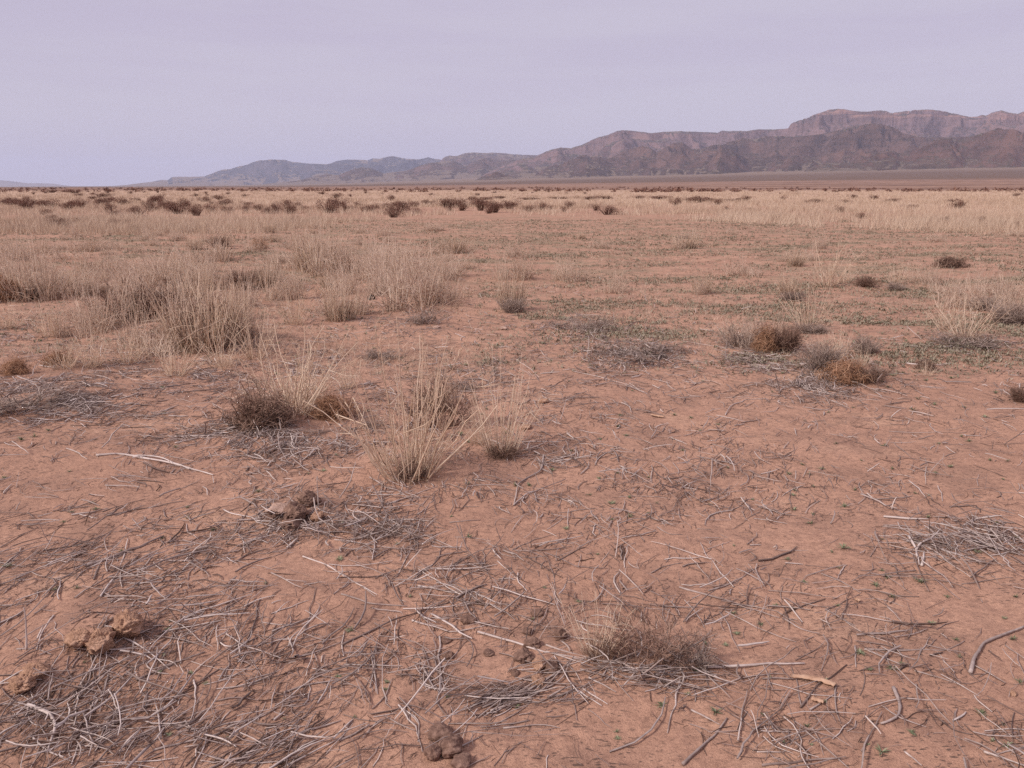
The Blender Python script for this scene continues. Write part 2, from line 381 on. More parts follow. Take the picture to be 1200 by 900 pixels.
def rosette(n=14, L=1., mat='green', nm='green_sprout', w=.11, up=.6):
    a = MB(); ang = R_.random(n) * 2 * np.pi; el = R_.uniform(.15, 1.2, n) * up; ln = L * R_.uniform(.5, 1.1, n)
    d = np.stack([np.cos(ang) * np.cos(el), np.sin(ang) * np.cos(el), np.sin(el)], 1); sd = np.stack([-np.sin(ang), np.cos(ang), 0 * ang], 1)
    m1 = d * ln[:, None] * .5 + np.array([0, 0, .08]) ; tip = d * ln[:, None] + np.array([0, 0, -.06])
    z = np.zeros_like(d)
    V = np.stack([z - sd * w * .2, z + sd * w * .2, m1 + sd * w * .5, m1 - sd * w * .5, tip], 1).reshape(-1, 3)
    i = np.arange(n)[:, None] * 5
    me = mesh_np(nm, V, [i + np.array([0, 1, 2, 3]), i + np.array([3, 2, 4])], M[mat], np.repeat(np.clip(R_.normal(.5, .25, n), 0, 1), 5))
    return me

# ------------------------------------------------------------------ mounds under clumps (before any height is read)
for (px, py, r, h) in [(480, 552, .35, .035), (300, 492, .42, .05), (150, 372, .7, .07), (240, 405, .6, .05), (735, 768, .22, .03), (110, 745, .20, .05), (30, 790, .18, .05),
                       (178, 388, .3, .10), (345, 595, .25, .03), (900, 408, .5, .05), (1000, 445, .45, .04), (740, 412, .6, .05), (1130, 400, .6, .05), (60, 470, .7, .05),
                       (330, 335, .8, .10), (1130, 645, .4, .04), (330, 520, .4, .03), (700, 800, .2, .02), (630, 775, .12, .02)]:
    x, y = px2g(px, py, 3); MOUNDS.append((float(x), float(y), r, h))

# ------------------------------------------------------------------ the ground sheet
def build_ground():
    # bearings: dense ahead, coarse behind
    a = np.concatenate([np.linspace(-math.pi, -.80, 40, endpoint=False), np.linspace(-.80, .80, 800), np.linspace(.80, math.pi, 41)[1:-1]])
    r = np.concatenate([[.35], np.geomspace(1.2, 12, 470, endpoint=False), np.geomspace(12, 40, 110, endpoint=False), np.geomspace(40, 52000, 150)])
    A, Rr = np.meshgrid(a, r); X = np.sin(A) * Rr; Y = np.cos(A) * Rr
    Z = gh(X, Y); V = np.stack([X, Y, Z], -1).reshape(-1, 3); nr, na = A.shape
    i = np.arange(nr * na).reshape(nr, na); j = np.roll(i, -1, axis=1)
    F = np.stack([i[:-1], j[:-1], j[1:], i[1:]], -1).reshape(-1, 4)[:, ::-1]
    V = np.concatenate([V, [[0, 0, float(gh(0., 0.))]]]); c = len(V) - 1
    cap = np.stack([i[0], np.full(na, c), j[0]], -1)[:, ::-1]
    me = mesh_np("ground", V, [F, cap[:, ::-1]], M['ground'], smooth=True)
    ob("ground", me, kind="structure", label="red sandy desert plain running to the mountains")
    return
build_ground()

# ------------------------------------------------------------------ mountains
def mountain(name, prof, D0, W, seed, mat, label, spur=.35, sw=900., rough=.5, terr=0., cols=None, rows=110, dslope=0.):
    prof = np.array(prof, float); x0, x1 = prof[0, 0], prof[-1, 0]
    cols = cols or int((x1 - x0) * 1.1); px = np.linspace(x0, x1, cols)
    az = np.arctan((px - CX) / (FPX * cp + sp * (CY - HOR)))
    et = elev(px, HOR - np.interp(px, prof[:, 0], prof[:, 1]))
    ef = foot_e(px); rise = np.maximum(et - ef, 0)
    arc = az * D0
    ridge_d = D0 * (1 + dslope * (px - x0) / (x1 - x0)) + .30 * W * fbm(arc / (sw * 3), arc * 0 + .5, 4, seed)
    t = np.concatenate([np.linspace(-1, 0, int(rows * .72), endpoint=False), np.linspace(0, 1, int(rows * .28))])
    T, AZ = np.meshgrid(t, az, indexing='ij'); RISE = np.broadcast_to(rise, T.shape); EF = np.broadcast_to(ef, T.shape)
    D = ridge_d[None] + T * W; X = np.sin(AZ) * D; Y = np.cos(AZ) * D
    u = np.abs(T)
    DF = np.interp(px, DFOOT[:, 0], DFOOT[:, 1])[None]; EF = ef[None] * np.clip((D - 900) / (DF - 900), 0, 1.3) ** .75; ef = EF.max(axis=0); RISE = np.maximum(et[None] - EF, 0)
    u = np.clip(u * (1 + .45 * (T < 0) * fbm(AZ * D0 / (sw * 1.5), T * .6, 3, seed + 31)), 0, 1)
    # spurs and gullies run down the front
    wpx, wpy = .5 * fbm(X / (sw * 3), Y / (sw * 3), 3, seed + 3), .5 * fbm(X / (sw * 3) + 7, Y / (sw * 3), 3, seed + 4)
    gul = ridged(X / (sw * 2.3) + wpx, Y / (sw * 2.9) + wpy, 6, seed + 5)
    gul = (gul - gul.mean()) / gul.std() * .19
    det = ridged(X / (sw * .7) + wpx, Y / (sw * .8), 5, seed + 9) - .5
    prof_env = (1 - u) ** (1.15 + .3 * rough)
    env = prof_env * (.80 + 2.1 * spur * gul * (1 - .75 * np.exp(-(T / .10)**2))) + .22 * det * (1 - u) * np.minimum(u * 5, 1)
    env = np.maximum(env, 0)
    if terr:
        q = env * terr; s = np.floor(q); fr = q - s; wt = .55 * sm(env, .45, .70); env = (1 - wt) * env + wt * (s + sm(fr, .35, .75)) / terr
    env = env * sm(1 - u, 0, .10) * sm(1 - np.abs(T), 0, .14)
    H = EF + RISE * env
    mx = H.max(axis=0); corr = np.clip((et - ef) / np.maximum(mx - ef, 1e-5), .6, 1.7)
    kk = np.ones(61) / 61; corr = np.convolve(np.pad(corr, 30, mode='edge'), kk, 'valid')
    H = EF + (H - EF) * corr[None]
    mx = H.max(axis=0); T0 = T[H.argmax(axis=0), np.arange(len(px))]
    gap = et - mx; H = H + np.maximum(gap, 0)[None] * np.exp(-(T / .16)**2)
    mx2 = H.max(axis=0); gap2 = np.maximum(et - mx2, 0); H = H + gap2[None] * np.exp(-((T - T0[None]) / .08)**2)
    over = H - (et[None] - .02 * (et - ef)[None]); H = np.where(over > 0, et[None] - .02 * (et - ef)[None] + .02 * (et - ef)[None] * np.tanh(over / np.maximum(.02 * (et - ef)[None], 1e-6)), H)
    H = np.where(et[None] > ef[None], H, np.minimum(H, EF))
    H = H + (0.22 / FPX * fbm(px[None] / 6 + T * 3, T * 9, 4, seed)) * sm(RISE * FPX, 2, 10)
    Z = EYE + D * H - 12 * sm(u, .9, 1) - 3
    V = np.stack([X, Y, Z], -1).reshape(-1, 3); nr, na = T.shape
    i = np.arange(nr * na).reshape(nr, na)
    F = np.stack([i[:-1, :-1], i[:-1, 1:], i[1:, 1:], i[1:, :-1]], -1).reshape(-1, 4)
    ob(name, mesh_np(name, V, [F], mat, smooth=False), kind="structure", label=label)
MT = {'blue': mountain_mat("far_rock", (.085, .072, .09), (.045, .045, .05), (.12, .095, .10), .0016),
      'mesa': mountain_mat("mesa_rock", (.21, .135, .135), (.05, .045, .036), (.25, .145, .12), .003, 1130),
      'hill': mountain_mat("hill_rock", (.15, .092, .080), (.055, .04, .03), (.19, .105, .08), .004),
      'red': mountain_mat("red_hill_rock", (.15, .082, .066), (.085, .068, .048), (.21, .115, .09), .005)}
mountain("far_hills", [(-260, 211), (-150, 207), (-60, 209), (0, 211), (12, 211.8), (22, 213.2), (32, 214.5), (45, 214.5), (62, 215), (72, 216.5), (85, 218.3), (100, 219.2), (130, 219.6)],
         46000, 5000, 11, MT['blue'], "faint low blue hills on the far horizon", sw=2500, cols=300, rows=50)
mountain("distant_mountains", [(95, 219.6), (118, 218.8), (135, 217.6), (150, 216.4), (163, 214.6), (178, 213), (190, 210.6), (197, 211), (203, 207.2), (212, 206.8), (222, 207.2), (240, 206.6), (246, 204.5), (256, 200.5), (262, 198.6),
         (272, 197.8), (280, 195.2), (292, 192.8), (298, 189.8), (306, 187.6), (320, 186.8), (336, 187.2), (342, 189), (352, 190.2), (366, 191.6), (382, 192.2), (390, 191), (397, 188.2), (405, 187), (418, 186.8), (432, 187.5),
         (438, 185.4), (446, 185.8), (456, 183.2), (463, 182.8), (475, 185.6), (490, 186.6), (497, 185.6), (502, 184), (510, 186), (520, 187), (560, 192), (620, 204)],
         27000, 7000, 21, MT['blue'], "long hazy blue mountain ridge with flat summit", spur=.5, sw=1100, rows=110)
mountain("distant_mesa", [(505, 206), (515, 190), (521, 184), (527, 182.2), (536, 182.4), (545, 179.2), (555, 178.2), (570, 179.2), (577, 178.4), (592, 179.4), (602, 180.6), (625, 181.6), (645, 183), (680, 190), (720, 204)],
         21000, 4500, 31, MT['mesa'], "pale hazy flat topped mesa between two ridges", spur=.4, sw=900, terr=3, rows=90)
mountain("brown_ridge", [(300, 216.3), (330, 213.5), (352, 211), (366, 207), (384, 203.5), (398, 205), (412, 199), (425, 195.8), (436, 197), (450, 203), (462, 201.5), (478, 199.5), (492, 194), (505, 190.5), (522, 188.6), (533, 188.2), (543, 193.5), (548, 194),
         (556, 188), (566, 185), (580, 186), (605, 187), (640, 189), (700, 205)], 17500, 3800, 41, MT['hill'], "hazy brown foothills below the blue ridge", spur=.55, sw=650, rows=100)
mountain("high_range", [(560, 208), (590, 193), (606, 187), (625, 183.6), (634, 180), (640, 176.6), (648, 174.4), (656, 172.4), (668, 173.5), (674, 171.2), (681, 169.3), (690, 165), (700, 160.6), (712, 157), (722, 153), (728, 152), (745, 153.4),
         (762, 155.6), (775, 154), (795, 153.4), (815, 154), (838, 155.4), (843, 152.6), (852, 153.4), (862, 152.8), (870, 153.4), (882, 151.4), (900, 151.2), (912, 151), (919, 150.4), (922, 145), (928, 141.5), (935, 139.4), (941, 137.6), (948, 134),
         (956, 131.4), (963, 128.8), (975, 127), (984, 127.8), (992, 129.4), (1004, 130.4), (1010, 130.2), (1020, 129.2), (1031, 129.8), (1036, 132.2), (1046, 130.8), (1058, 129.6), (1064, 128.4), (1080, 128.4), (1092, 129.2), (1102, 131.4),
         (1115, 134), (1128, 137), (1137, 136.2), (1141, 134.2), (1146, 135.4), (1154, 131.4), (1163, 129.4), (1172, 131.8), (1182, 133.4), (1188, 130.8), (1198, 129.2), (1212, 129), (1260, 125), (1320, 133), (1450, 150)],
         15500, 4400, 51, MT['mesa'], "high purple range with red cliffs and flat summits", spur=.42, sw=650, terr=5, rows=200)
mountain("dark_foothills", [(596, 211), (612, 209), (624, 205.6), (638, 197), (650, 192.4), (655, 193.6), (662, 189.4), (672, 186), (680, 181.4), (686, 181), (692, 183), (700, 182), (710, 186.6), (720, 182.4), (732, 175.4), (742, 173), (752, 170.2), (760, 173.2),
         (768, 178), (778, 172), (788, 167), (798, 166.6), (808, 173.8), (820, 174.2), (832, 170.2), (844, 168), (856, 164.6), (868, 161.4), (880, 163), (892, 160), (904, 158.6), (930, 160), (958, 157), (978, 152), (1004, 146), (1014, 144.4), (1028, 146), (1040, 148),
         (1052, 156), (1080, 161), (1130, 160), (1200, 165), (1300, 170), (1420, 190)], 11800, 2600, 61, MT['hill'], "dark brown foothills standing before the high range", spur=.6, sw=380, rows=150)
mountain("red_foothills", [(925, 203.5), (936, 200), (946, 195), (957, 191.6), (968, 191), (984, 190.4), (998, 189), (1008, 186), (1022, 181), (1040, 177), (1052, 179), (1066, 174.6), (1080, 170), (1090, 163.6), (1100, 161.4), (1118, 164), (1128, 161), (1140, 157), (1152, 153),
         (1162, 149.4), (1169, 151.6), (1180, 151), (1190, 155), (1200, 152), (1230, 148), (1290, 156), (1420, 185)], 9600, 1500, 71, MT['red'], "low rust red foothills under the high range", spur=.6, sw=280, rows=140)
mountain("small_butte", [(812, 205.3), (820, 204.4), (827, 201.4), (834, 198.8), (840, 198), (846, 198.8), (852, 202), (862, 204), (872, 204.6)], 8700, 260, 81, MT['hill'], "small dark butte standing alone before the range", sw=160, cols=80, rows=40)
mountain("low_dark_hill", [(556, 211), (562, 208.6), (570, 205), (577, 202), (583, 201), (590, 204), (597, 205), (606, 208), (618, 209.6)], 9800, 320, 91, MT['hill'], "low dark cone hill before the brown ridge", sw=180, cols=80, rows=40)

# ------------------------------------------------------------------ landmarks and labels
LM = [("tall straw clump", 480, 520), ("sparse leaning straw", 588, 500), ("dark thorny bush", 300, 485), ("orange tumbleweed", 388, 478), ("widest brown bush", 150, 350),
      ("round dung stones", 525, 870), ("biggest orange clod", 125, 740), ("broken dung heap", 345, 595), ("reddish brush clump", 750, 755), ("grey twig mat", 745, 412),
      ("jutting white fork", 1080, 650), ("orange cored bush", 905, 398), ("rust ball bush", 1000, 438), ("tan bark piece", 958, 798), ("Y shaped stick", 615, 575),
      ("roundest dark shrub", 386, 250), ("collapsed pale brush", 1130, 395), ("bent white stick", 185, 545), ("black stone", 435, 349), ("thick curved root", 1160, 755),
      ("hooked grey stick", 1052, 835), ("curled white stick", 58, 855), ("lone sandy clod", 25, 795), ("small straw pair", 610, 340), ("flat pale stones", 545, 383),
      ("small golden bush", 922, 337), ("deep red bush", 1120, 308), ("far brush line", 820, 235), ("long straight stick", 880, 780), ("far pair of shrubs", 580, 245),
      ("big dark shrub patch", 30, 242), ("pale thin forked weed", 970, 330), ("standing pale stump", 372, 575), ("grey twig heap", 50, 465), ("brown grass block", 240, 390),
      ("widest pale grass clump", 495, 340), ("rust tussock", 285, 335), ("feathery bright grass clump", 1150, 345), ("lone far shrub", 712, 251), ("diagonal pale stick", 200, 652)]
ORD = "first second third fourth fifth sixth seventh eighth ninth tenth eleventh twelfth thirteenth fourteenth fifteenth sixteenth seventeenth eighteenth nineteenth twentieth".split()
PEND = []      # (object, noun phrase, px, py)
def pend(o, desc, x, y, z=None):
    if z is None: z = float(gh(x, y))
    px, py = g2px(x, y, z); PEND.append((o, desc, float(px), float(py)))
def resolve_labels():
    L = np.array([(a, b * 1.6 if b > 262 else (b - 262) * 8 + 419) for _, a, b in LM]); used = {}
    for o, desc, px, py in PEND:
        q = np.array([px, py * 1.6 if py > 262 else (py - 262) * 8 + 419]); d = np.linalg.norm(L - q, axis=1)
        d = np.where([LM[k][0] in desc for k in range(len(LM))], 1e9, d); A = int(np.argmin(d))
        v = q - L[A]; w = L - L[A]; wl = np.linalg.norm(w, axis=1); cosv = (w @ v) / (np.maximum(wl, 1e-6) * (np.linalg.norm(v) + 1e-6))
        sc = np.where((wl > 1) & (wl < 700), cosv - wl / 4000, -9); B = int(np.argmax(sc))
        used.setdefault((desc, A, B), []).append((float(d[A]), o))
    for (desc, A, B), l in used.items():
        l.sort(key=lambda t: t[0])
        for k, (_, o) in enumerate(l):
            if len(l) == 1: o["label"] = f"{desc} beside the {LM[A][0]}, on the side of the {LM[B][0]}"
            else: o["label"] = f"{ORD[min(k, 19)]} {desc} from the {LM[A][0]} towards the {LM[B][0]}"
            if len(o["label"].split()) > 16: o["label"] = f"{ORD[min(k, 19)]} {desc} from {LM[A][0]} towards {LM[B][0]}"

# ------------------------------------------------------------------ tufts
TV = {k: [tuft_meshes(k, i) for i in range(n)] for k, n in (('T', 4), ('F', 6), ('G', 4))}
def tuft(px, py, hpx, wpx, kind, label=None, seed=None, world=None, desc=None):
    if world is None: x, y = px2g(px, py)
    else: x, y = world
    x = float(x); y = float(y); d = math.hypot(y, 1.0)
    h = hpx * d / FPX * (1.12 if py < 445 else 1.); w = wpx * d / FPX
    v = TV[kind][(seed if seed is not None else int(R_.integers(0, 99))) % len(TV[kind])]
    r = ob("grass_tuft", None, loc=(x, y, float(gh(x, y)) - .01), cat="grass tuft", group="dry grass tufts on the plain")
    r.empty_display_size = .1
    r.rotation_euler = (0, 0, float(R_.random() * 6.28)); r.scale = (w / 1.0, w / 1.0, h)
    ob("stalks", v[0], r); ob("basal_leaves", v[1], r)
    if label: r["label"] = label
    else:
        pend(r, desc or {'T': "sparse straw tuft", 'F': "fine pale grass tuft", 'G': "dense brown cored tuft"}[kind], x, y)
    return r
tuft(478, 558, 205, 165, 'T', "tall straw clump standing alone before the dark bush, stalks fanned wide", 0)
tuft(492, 550, 125, 100, 'T', "short inner straw tuft growing into the back of the tall straw clump", 1)
tuft(588, 530, 140, 90, 'T', "sparse leaning straw tuft beside the tall straw clump, one stalk fallen aside", 2)
tuft(338, 484, 125, 135, 'T', "straw tuft fanned wide above the dark thorny bush", 3)
tuft(345, 474, 70, 110, 'T', "dense low straw behind the dark thorny bush", 1)
tuft(700, 765, 95, 85, 'T', "thin straw stalks rising from the reddish brush clump by the dung", 1)
tuft(240, 407, 88, 120, 'G', "large brown grass block with straw front beneath the orange sand patch", 0)
tuft(498, 360, 84, 110, 'F', "widest pale grass clump, alone on bare ground behind the straw clumps", 0)
tuft(30, 352, 92, 95, 'F', "feathery white grass clump over the rust tussock at the photo edge", 1)
tuft(1150, 360, 62, 75, 'F', "feathery bright grass clump beyond the collapsed pale brush", 2)
tuft(1130, 396, 52, 85, 'T', "white straw tuft rising from the collapsed pale brush", 2)
tuft(610, 326, 46, 48, 'F', "rear one of the small straw pair on bare ground", 3)
tuft(600, 363, 58, 48, 'G', "front one of the small straw pair, brown at its foot", 2)
tuft(948, 386, 62, 62, 'T', "white straw sprays beside the orange cored bush", 0)
tuft(968, 336, 55, 60, 'T', "pale thin forked weed beside the small golden bush", 3)
tuft(922, 346, 34, 30, 'G', "small golden bush of stiff stalks", 3)
for t in [(118, 384, 75, 75, 'F'), (95, 392, 55, 60, 'F'), (165, 372, 85, 80, 'F'), (205, 400, 80, 85, 'F'), (270, 400, 75, 70, 'G'), (220, 372, 60, 90, 'F'), (255, 375, 70, 80, 'F'), (285, 395, 55, 60, 'F'),
          (60, 395, 45, 50, 'T'), (75, 345, 48, 70, 'F'), (180, 335, 50, 90, 'F'), (215, 330, 55, 80, 'F'), (245, 338, 50, 70, 'F'), (150, 318, 28, 80, 'F'), (250, 305, 38, 60, 'F'), (340, 315, 45, 70, 'F'), (372, 318, 55, 70, 'G'), (400, 322, 62, 80, 'F'),
          (425, 330, 60, 70, 'F'), (395, 345, 40, 60, 'F'), (398, 375, 50, 60, 'G'), (415, 368, 55, 60, 'F'), (380, 300, 36, 50, 'F'), (355, 292, 30, 60, 'F'), (445, 345, 50, 50, 'F'), (470, 318, 50, 80, 'F'), (515, 325, 52, 70, 'F'), (480, 345, 50, 60, 'F'),
          (520, 352, 55, 60, 'F'), (330, 350, 50, 60, 'F'), (345, 380, 55, 50, 'T'), (300, 420, 60, 60, 'T'), (260, 430, 45, 60, 'T'), (205, 440, 50, 70, 'T'), (150, 425, 50, 60, 'T'), (108, 430, 60, 50, 'T'), (75, 432, 40, 50, 'T'), (190, 415, 45, 90, 'F'),
          (370, 470, 60, 60, 'T'), (408, 455, 45, 40, 'T'), (1170, 345, 40, 50, 'F'), (1190, 372, 40, 50, 'F'), (1110, 385, 40, 50, 'T'), (1050, 332, 28, 30, 'T'), (990, 330, 24, 30, 'T'), (875, 402, 40, 55, 'F'), (900, 392, 35, 40, 'F'), (965, 428, 45, 40, 'T'),
          (985, 420, 40, 40, 'T'), (795, 292, 20, 20, 'F'), (945, 305, 20, 30, 'F'), (1010, 430, 30, 25, 'T'), (1085, 440, 20, 30, 'T'), (15, 300, 22, 60, 'F'), (50, 305, 25, 70, 'F'), (5, 330, 55, 50, 'F'), (855, 398, 28, 25, 'T'), (510, 480, 70, 60, 'G'),
          (560, 520, 60, 40, 'T'), (450, 545, 50, 50, 'T'), (1190, 365, 30, 40, 'F'), (1195, 345, 30, 40, 'F'), (470, 300, 26, 60, 'F'), (520, 296, 24, 50, 'F'), (10, 385, 40, 40, 'T'), (230, 360, 60, 60, 'G'), (185, 352, 45, 60, 'F'), (275, 360, 45, 60, 'F')]:
    tuft(*t)
# scattered smaller tufts, chosen by where grass thickens in the photograph
cnt = 0
while cnt < 150:
    px = R_.uniform(-60, 1260); py = R_.uniform(262, 345)
    dens = .15
    if px < 460: dens = 1.0 if py > 285 else .7
    if px < 560 and 290 < py < 345: dens = 1.0
    if px > 1060 and py < 285: dens = .9
    if px > 1080 and 330 < py: dens = .5
    if 560 < px < 1080: dens = .10
    if R_.random() > dens: continue
    x, y = px2g(px, py); d = float(y); h = R_.uniform(.28, .55); s = FPX / d
    tuft(px, py, h * s, h * s * R_.uniform(.8, 1.7), 'F' if R_.random() < .8 else 'G', world=(x, y)); cnt += 1

# ------------------------------------------------------------------ bushes
def mk_bush(kind, i, mk, mt):
    a, b = bush_meshes(kind, i); return a.mesh("branches", mk), b.mesh("twigs", mt)
BV = {('S', 'brown'): [mk_bush('S', i, M['brown'], M['brown']) for i in range(3)], ('S', 'grey'): [mk_bush('S', i, M['grey'], M['greybrown']) for i in range(3)],
      ('K', 'brown'): [mk_bush('K', i, M['brown'], M['brown']) for i in range(3)], ('K', 'grey'): [mk_bush('K', i, M['grey'], M['greybrown']) for i in range(3)],
      ('R', 'rust'): [mk_bush('R', i, M['brown'], M['rust']) for i in range(2)], ('R', 'brown'): [mk_bush('R', i + 2, M['brown'], M['brown']) for i in range(2)]}
def bush(px, py, hpx, wpx, kind, col, label=None, i=0):
    x, y = map(float, px2g(px, py)); d = y
    v = BV[(kind, col)][i % len(BV[(kind, col)])]
    r = ob("dead_bush", None, loc=(x, y, float(gh(x, y)) - .015), cat="dead bush", group="dead bushes on the sand")
    w = wpx * d / FPX / 1.2; r.rotation_euler = (0, 0, float(R_.random() * 6.28)); r.scale = (w, w, hpx * d / FPX); r.empty_display_size = .1
    ob("branches", v[0], r); ob("twigs", v[1], r)
    if label: r["label"] = label
    else: pend(r, {('K', 'brown'): "spiky brown bush", ('K', 'grey'): "grey twiggy bush", ('S', 'brown'): "sparse brown bush", ('S', 'grey'): "sparse grey bush", ('R', 'rust'): "rusty rounded bush", ('R', 'brown'): "brown rounded bush"}[(kind, col)], x, y)
bush(298, 498, 70, 84, 'S', 'brown', "dark thorny bush with straw above, beside the orange tumbleweed")
bush(310, 496, 40, 80, 'R', 'brown', "low brown tangle filling the foot of the dark thorny bush", 0)
bush(388, 489, 34, 56, 'R', 'rust', "round orange tumbleweed resting beside the dark thorny bush")
bush(512, 500, 72, 90, 'S', 'brown', "brown bush half hidden behind the tall straw clump", 1)
bush(150, 374, 58, 90, 'S', 'brown', "widest dark brown bush among the pale grass", 2)
bush(185, 372, 45, 60, 'K', 'brown', "smaller dark bush touching the widest brown bush", 0)
bush(245, 400, 66, 70, 'S', 'brown', "dark bush inside the brown grass block", 1)
bush(752, 770, 72, 125, 'S', 'brown', "reddish brush clump beside the dung balls, over grey fallen stalks", 1)
bush(705, 768, 34, 50, 'S', 'brown', "dark matted tangle at the foot of thin straw by the dung", 1)
bush(805, 775, 55, 90, 'S', 'grey', "pale grey brush at the end of the reddish brush clump", 0)
bush(897, 411, 34, 34, 'R', 'rust', "orange cored bush in front of white straw", 1)
bush(918, 411, 38, 46, 'K', 'brown', "dark half of the bush grown against the orange cored bush", 0)
bush(868, 405, 36, 60, 'S', 'grey', "pale grey bush touching the orange cored bush", 1)
bush(992, 446, 32, 52, 'R', 'rust', "rust ball bush beside scattered grey stalks", 0)
bush(1018, 446, 22, 40, 'K', 'brown', "low dark sprawl at the foot of the rust ball bush", 2)
bush(965, 434, 42, 50, 'K', 'grey', "grey twiggy bush between the orange cored bush and rust ball bush", 2)
bush(1014, 414, 26, 34, 'K', 'grey', "small upright grey bush alone behind the rust ball bush", 0)
bush(1112, 313, 15, 38, 'R', 'brown', "deep red bush low in green weeds", 0)
bush(1015, 336, 16, 26, 'K', 'brown', "small dark bush beside the pale thin forked weed", 1)
bush(1185, 380, 30, 50, 'K', 'grey', "grey bush beyond the collapsed pale brush at the photo edge", 1)
bush(5, 352, 34, 40, 'R', 'rust', "rust tussock cut by the photo edge under white grass", 1)
bush(285, 340, 30, 34, 'K', 'brown', "rust tussock beside the orange sand patch", 0)
bush(303, 292, 14, 20, 'R', 'rust', "small rusty cushion alone behind the orange sand patch", 0)
bush(258, 292, 18, 22, 'K', 'brown', "small brown spiky bush beside the small rusty cushion", 1)
bush(20, 438, 24, 34, 'R', 'rust', "orange dead tussock behind the grey twig heap", 0)
bush(68, 425, 18, 36, 'R', 'rust', "flat rusty tussock between the grey twig heap and pale grass", 1)
bush(690, 388, 26, 70, 'S', 'grey', "low dark brush at the back of the grey twig mat", 2)
bush(738, 412, 15, 120, 'S', 'grey', "flattened grey bush within the grey twig mat", 1)
bush(1128, 402, 18, 105, 'S', 'grey', "collapsed pale brush with white straw rising from it", 0)
bush(25, 478, 34, 140, 'S', 'grey', "collapsed grey bush forming the grey twig heap", 2)
for b in [(372, 312, 28, 30, 'R', 'brown'), (400, 372, 20, 22, 'K', 'brown'), (600, 366, 22, 34, 'K', 'grey'), (500, 378, 22, 60, 'S', 'grey'), (1195, 470, 26, 30, 'K', 'brown'), (1085, 432, 14, 26, 'R', 'brown'),
          (70, 268, 10, 26, 'K', 'brown'), (435, 500, 24, 36, 'S', 'grey'), (590, 535, 20, 44, 'K', 'brown'), (482, 560, 24, 40, 'R', 'brown'), (215, 348, 30, 40, 'K', 'brown'), (1050, 340, 12, 24, 'K', 'grey'), (928, 352, 14, 30, 'K', 'grey'),
          (950, 390, 16, 40, 'K', 'grey'), (1155, 362, 18, 50, 'K', 'grey'), (800, 280, 6, 14, 'K', 'grey'), (30, 350, 20, 40, 'K', 'grey'), (1030, 438, 10, 24, 'K', 'grey'), (545, 455, 14, 50, 'S', 'grey'), (445, 420, 14, 60, 'S', 'grey')]:
    bush(*b, i=int(R_.integers(0, 9)))

# ------------------------------------------------------------------ dark shrubs by the horizon
SV = [shrub_mesh(i) for i in range(7)]
def shrub(px, py, wpx, hpx, label=None):
    x, y = map(float, px2g(px, py)); d = y * 1.18
    o = ob("desert_shrub", SV[int(R_.integers(0, 7))], loc=(x, y, float(gh(x, y)) - .03), cat="shrub", group="dark shrubs across the grassland")
    w = wpx * d / FPX / 1.1; o.rotation_euler = (0, 0, float(R_.random() * 6.28)); o.scale = (w, w, hpx * d / FPX / .95)
    if label: o["label"] = label
    else: pend(o, "dark brown shrub" if hpx > 7 else "low dark shrub", x, y)
shrub(386, 250, 21, 18, "roundest dark shrub standing alone in pale grass")
shrub(461, 255, 21, 12, "wide low shrub just beyond the bare lane beneath the flat blue summit")
shrub(712, 252, 19, 12, "lone far shrub at the edge of the bare lane, beneath the dark foothills")
for s in [(177, 248, 16, 9), (208, 251, 22, 15), (200, 246, 16, 10), (216, 247, 14, 14), (247, 249, 18, 10), (262, 241, 18, 9), (268, 250, 14, 9), (240, 237, 12, 7), (257, 234, 14, 6), (289, 249, 10, 9), (303, 247, 11, 9), (315, 251, 13, 9), (324, 250, 14, 14),
          (340, 251, 15, 14), (336, 243, 13, 9), (348, 243, 9, 7), (358, 246, 10, 5), (427, 249, 15, 9), (468, 242, 14, 7), (487, 242, 12, 7), (487, 251, 14, 8), (500, 240, 11, 6), (522, 243, 12, 10), (527, 247, 8, 6), (537, 242, 16, 9), (563, 247, 16, 14),
          (577, 246, 16, 10), (596, 245, 16, 11), (604, 243, 10, 7), (620, 248, 14, 8), (635, 247, 12, 10), (645, 246, 9, 6), (667, 244, 12, 8), (661, 248, 8, 7), (698, 247, 10, 8), (792, 241, 12, 10), (404, 249, 6, 14), (411, 247, 10, 6),
          (818, 238, 18, 8), (806, 237, 12, 6), (840, 240, 14, 7), (828, 236, 20, 5), (860, 236, 24, 4), (876, 234, 12, 5), (775, 234, 18, 5), (768, 233, 14, 4), (748, 233, 14, 4), (30, 242, 40, 9), (55, 244, 26, 9), (12, 240, 20, 7), (80, 246, 16, 9),
          (70, 265, 22, 10), (52, 252, 14, 8), (135, 264, 14, 8), (134, 253, 12, 8), (60, 260, 12, 9), (690, 234, 20, 4), (710, 233, 20, 4), (655, 233, 26, 3), (620, 234, 24, 3), (585, 233, 20, 3), (570, 234, 16, 4), (560, 234, 12, 3), (120, 231, 18, 5),
          (88, 227, 16, 5), (92, 230, 12, 4), (60, 226, 14, 4), (160, 236, 10, 5), (130, 236, 10, 5), (957, 238, 12, 5), (945, 238, 8, 4), (990, 238, 10, 4), (1040, 237, 14, 4), (1048, 236, 10, 4), (1115, 237, 10, 4), (1190, 230, 10, 4), (985, 249, 10, 8), (1008, 255, 12, 7),
          (1108, 262, 10, 9), (1160, 265, 9, 7), (1172, 266, 9, 8), (1190, 267, 12, 8), (1150, 262, 8, 9), (850, 248, 8, 7), (880, 247, 8, 4), (918, 234, 8, 4), (1000, 233, 8, 5), (150, 262, 12, 6), (20, 268, 20, 6)]:
    shrub(*s)
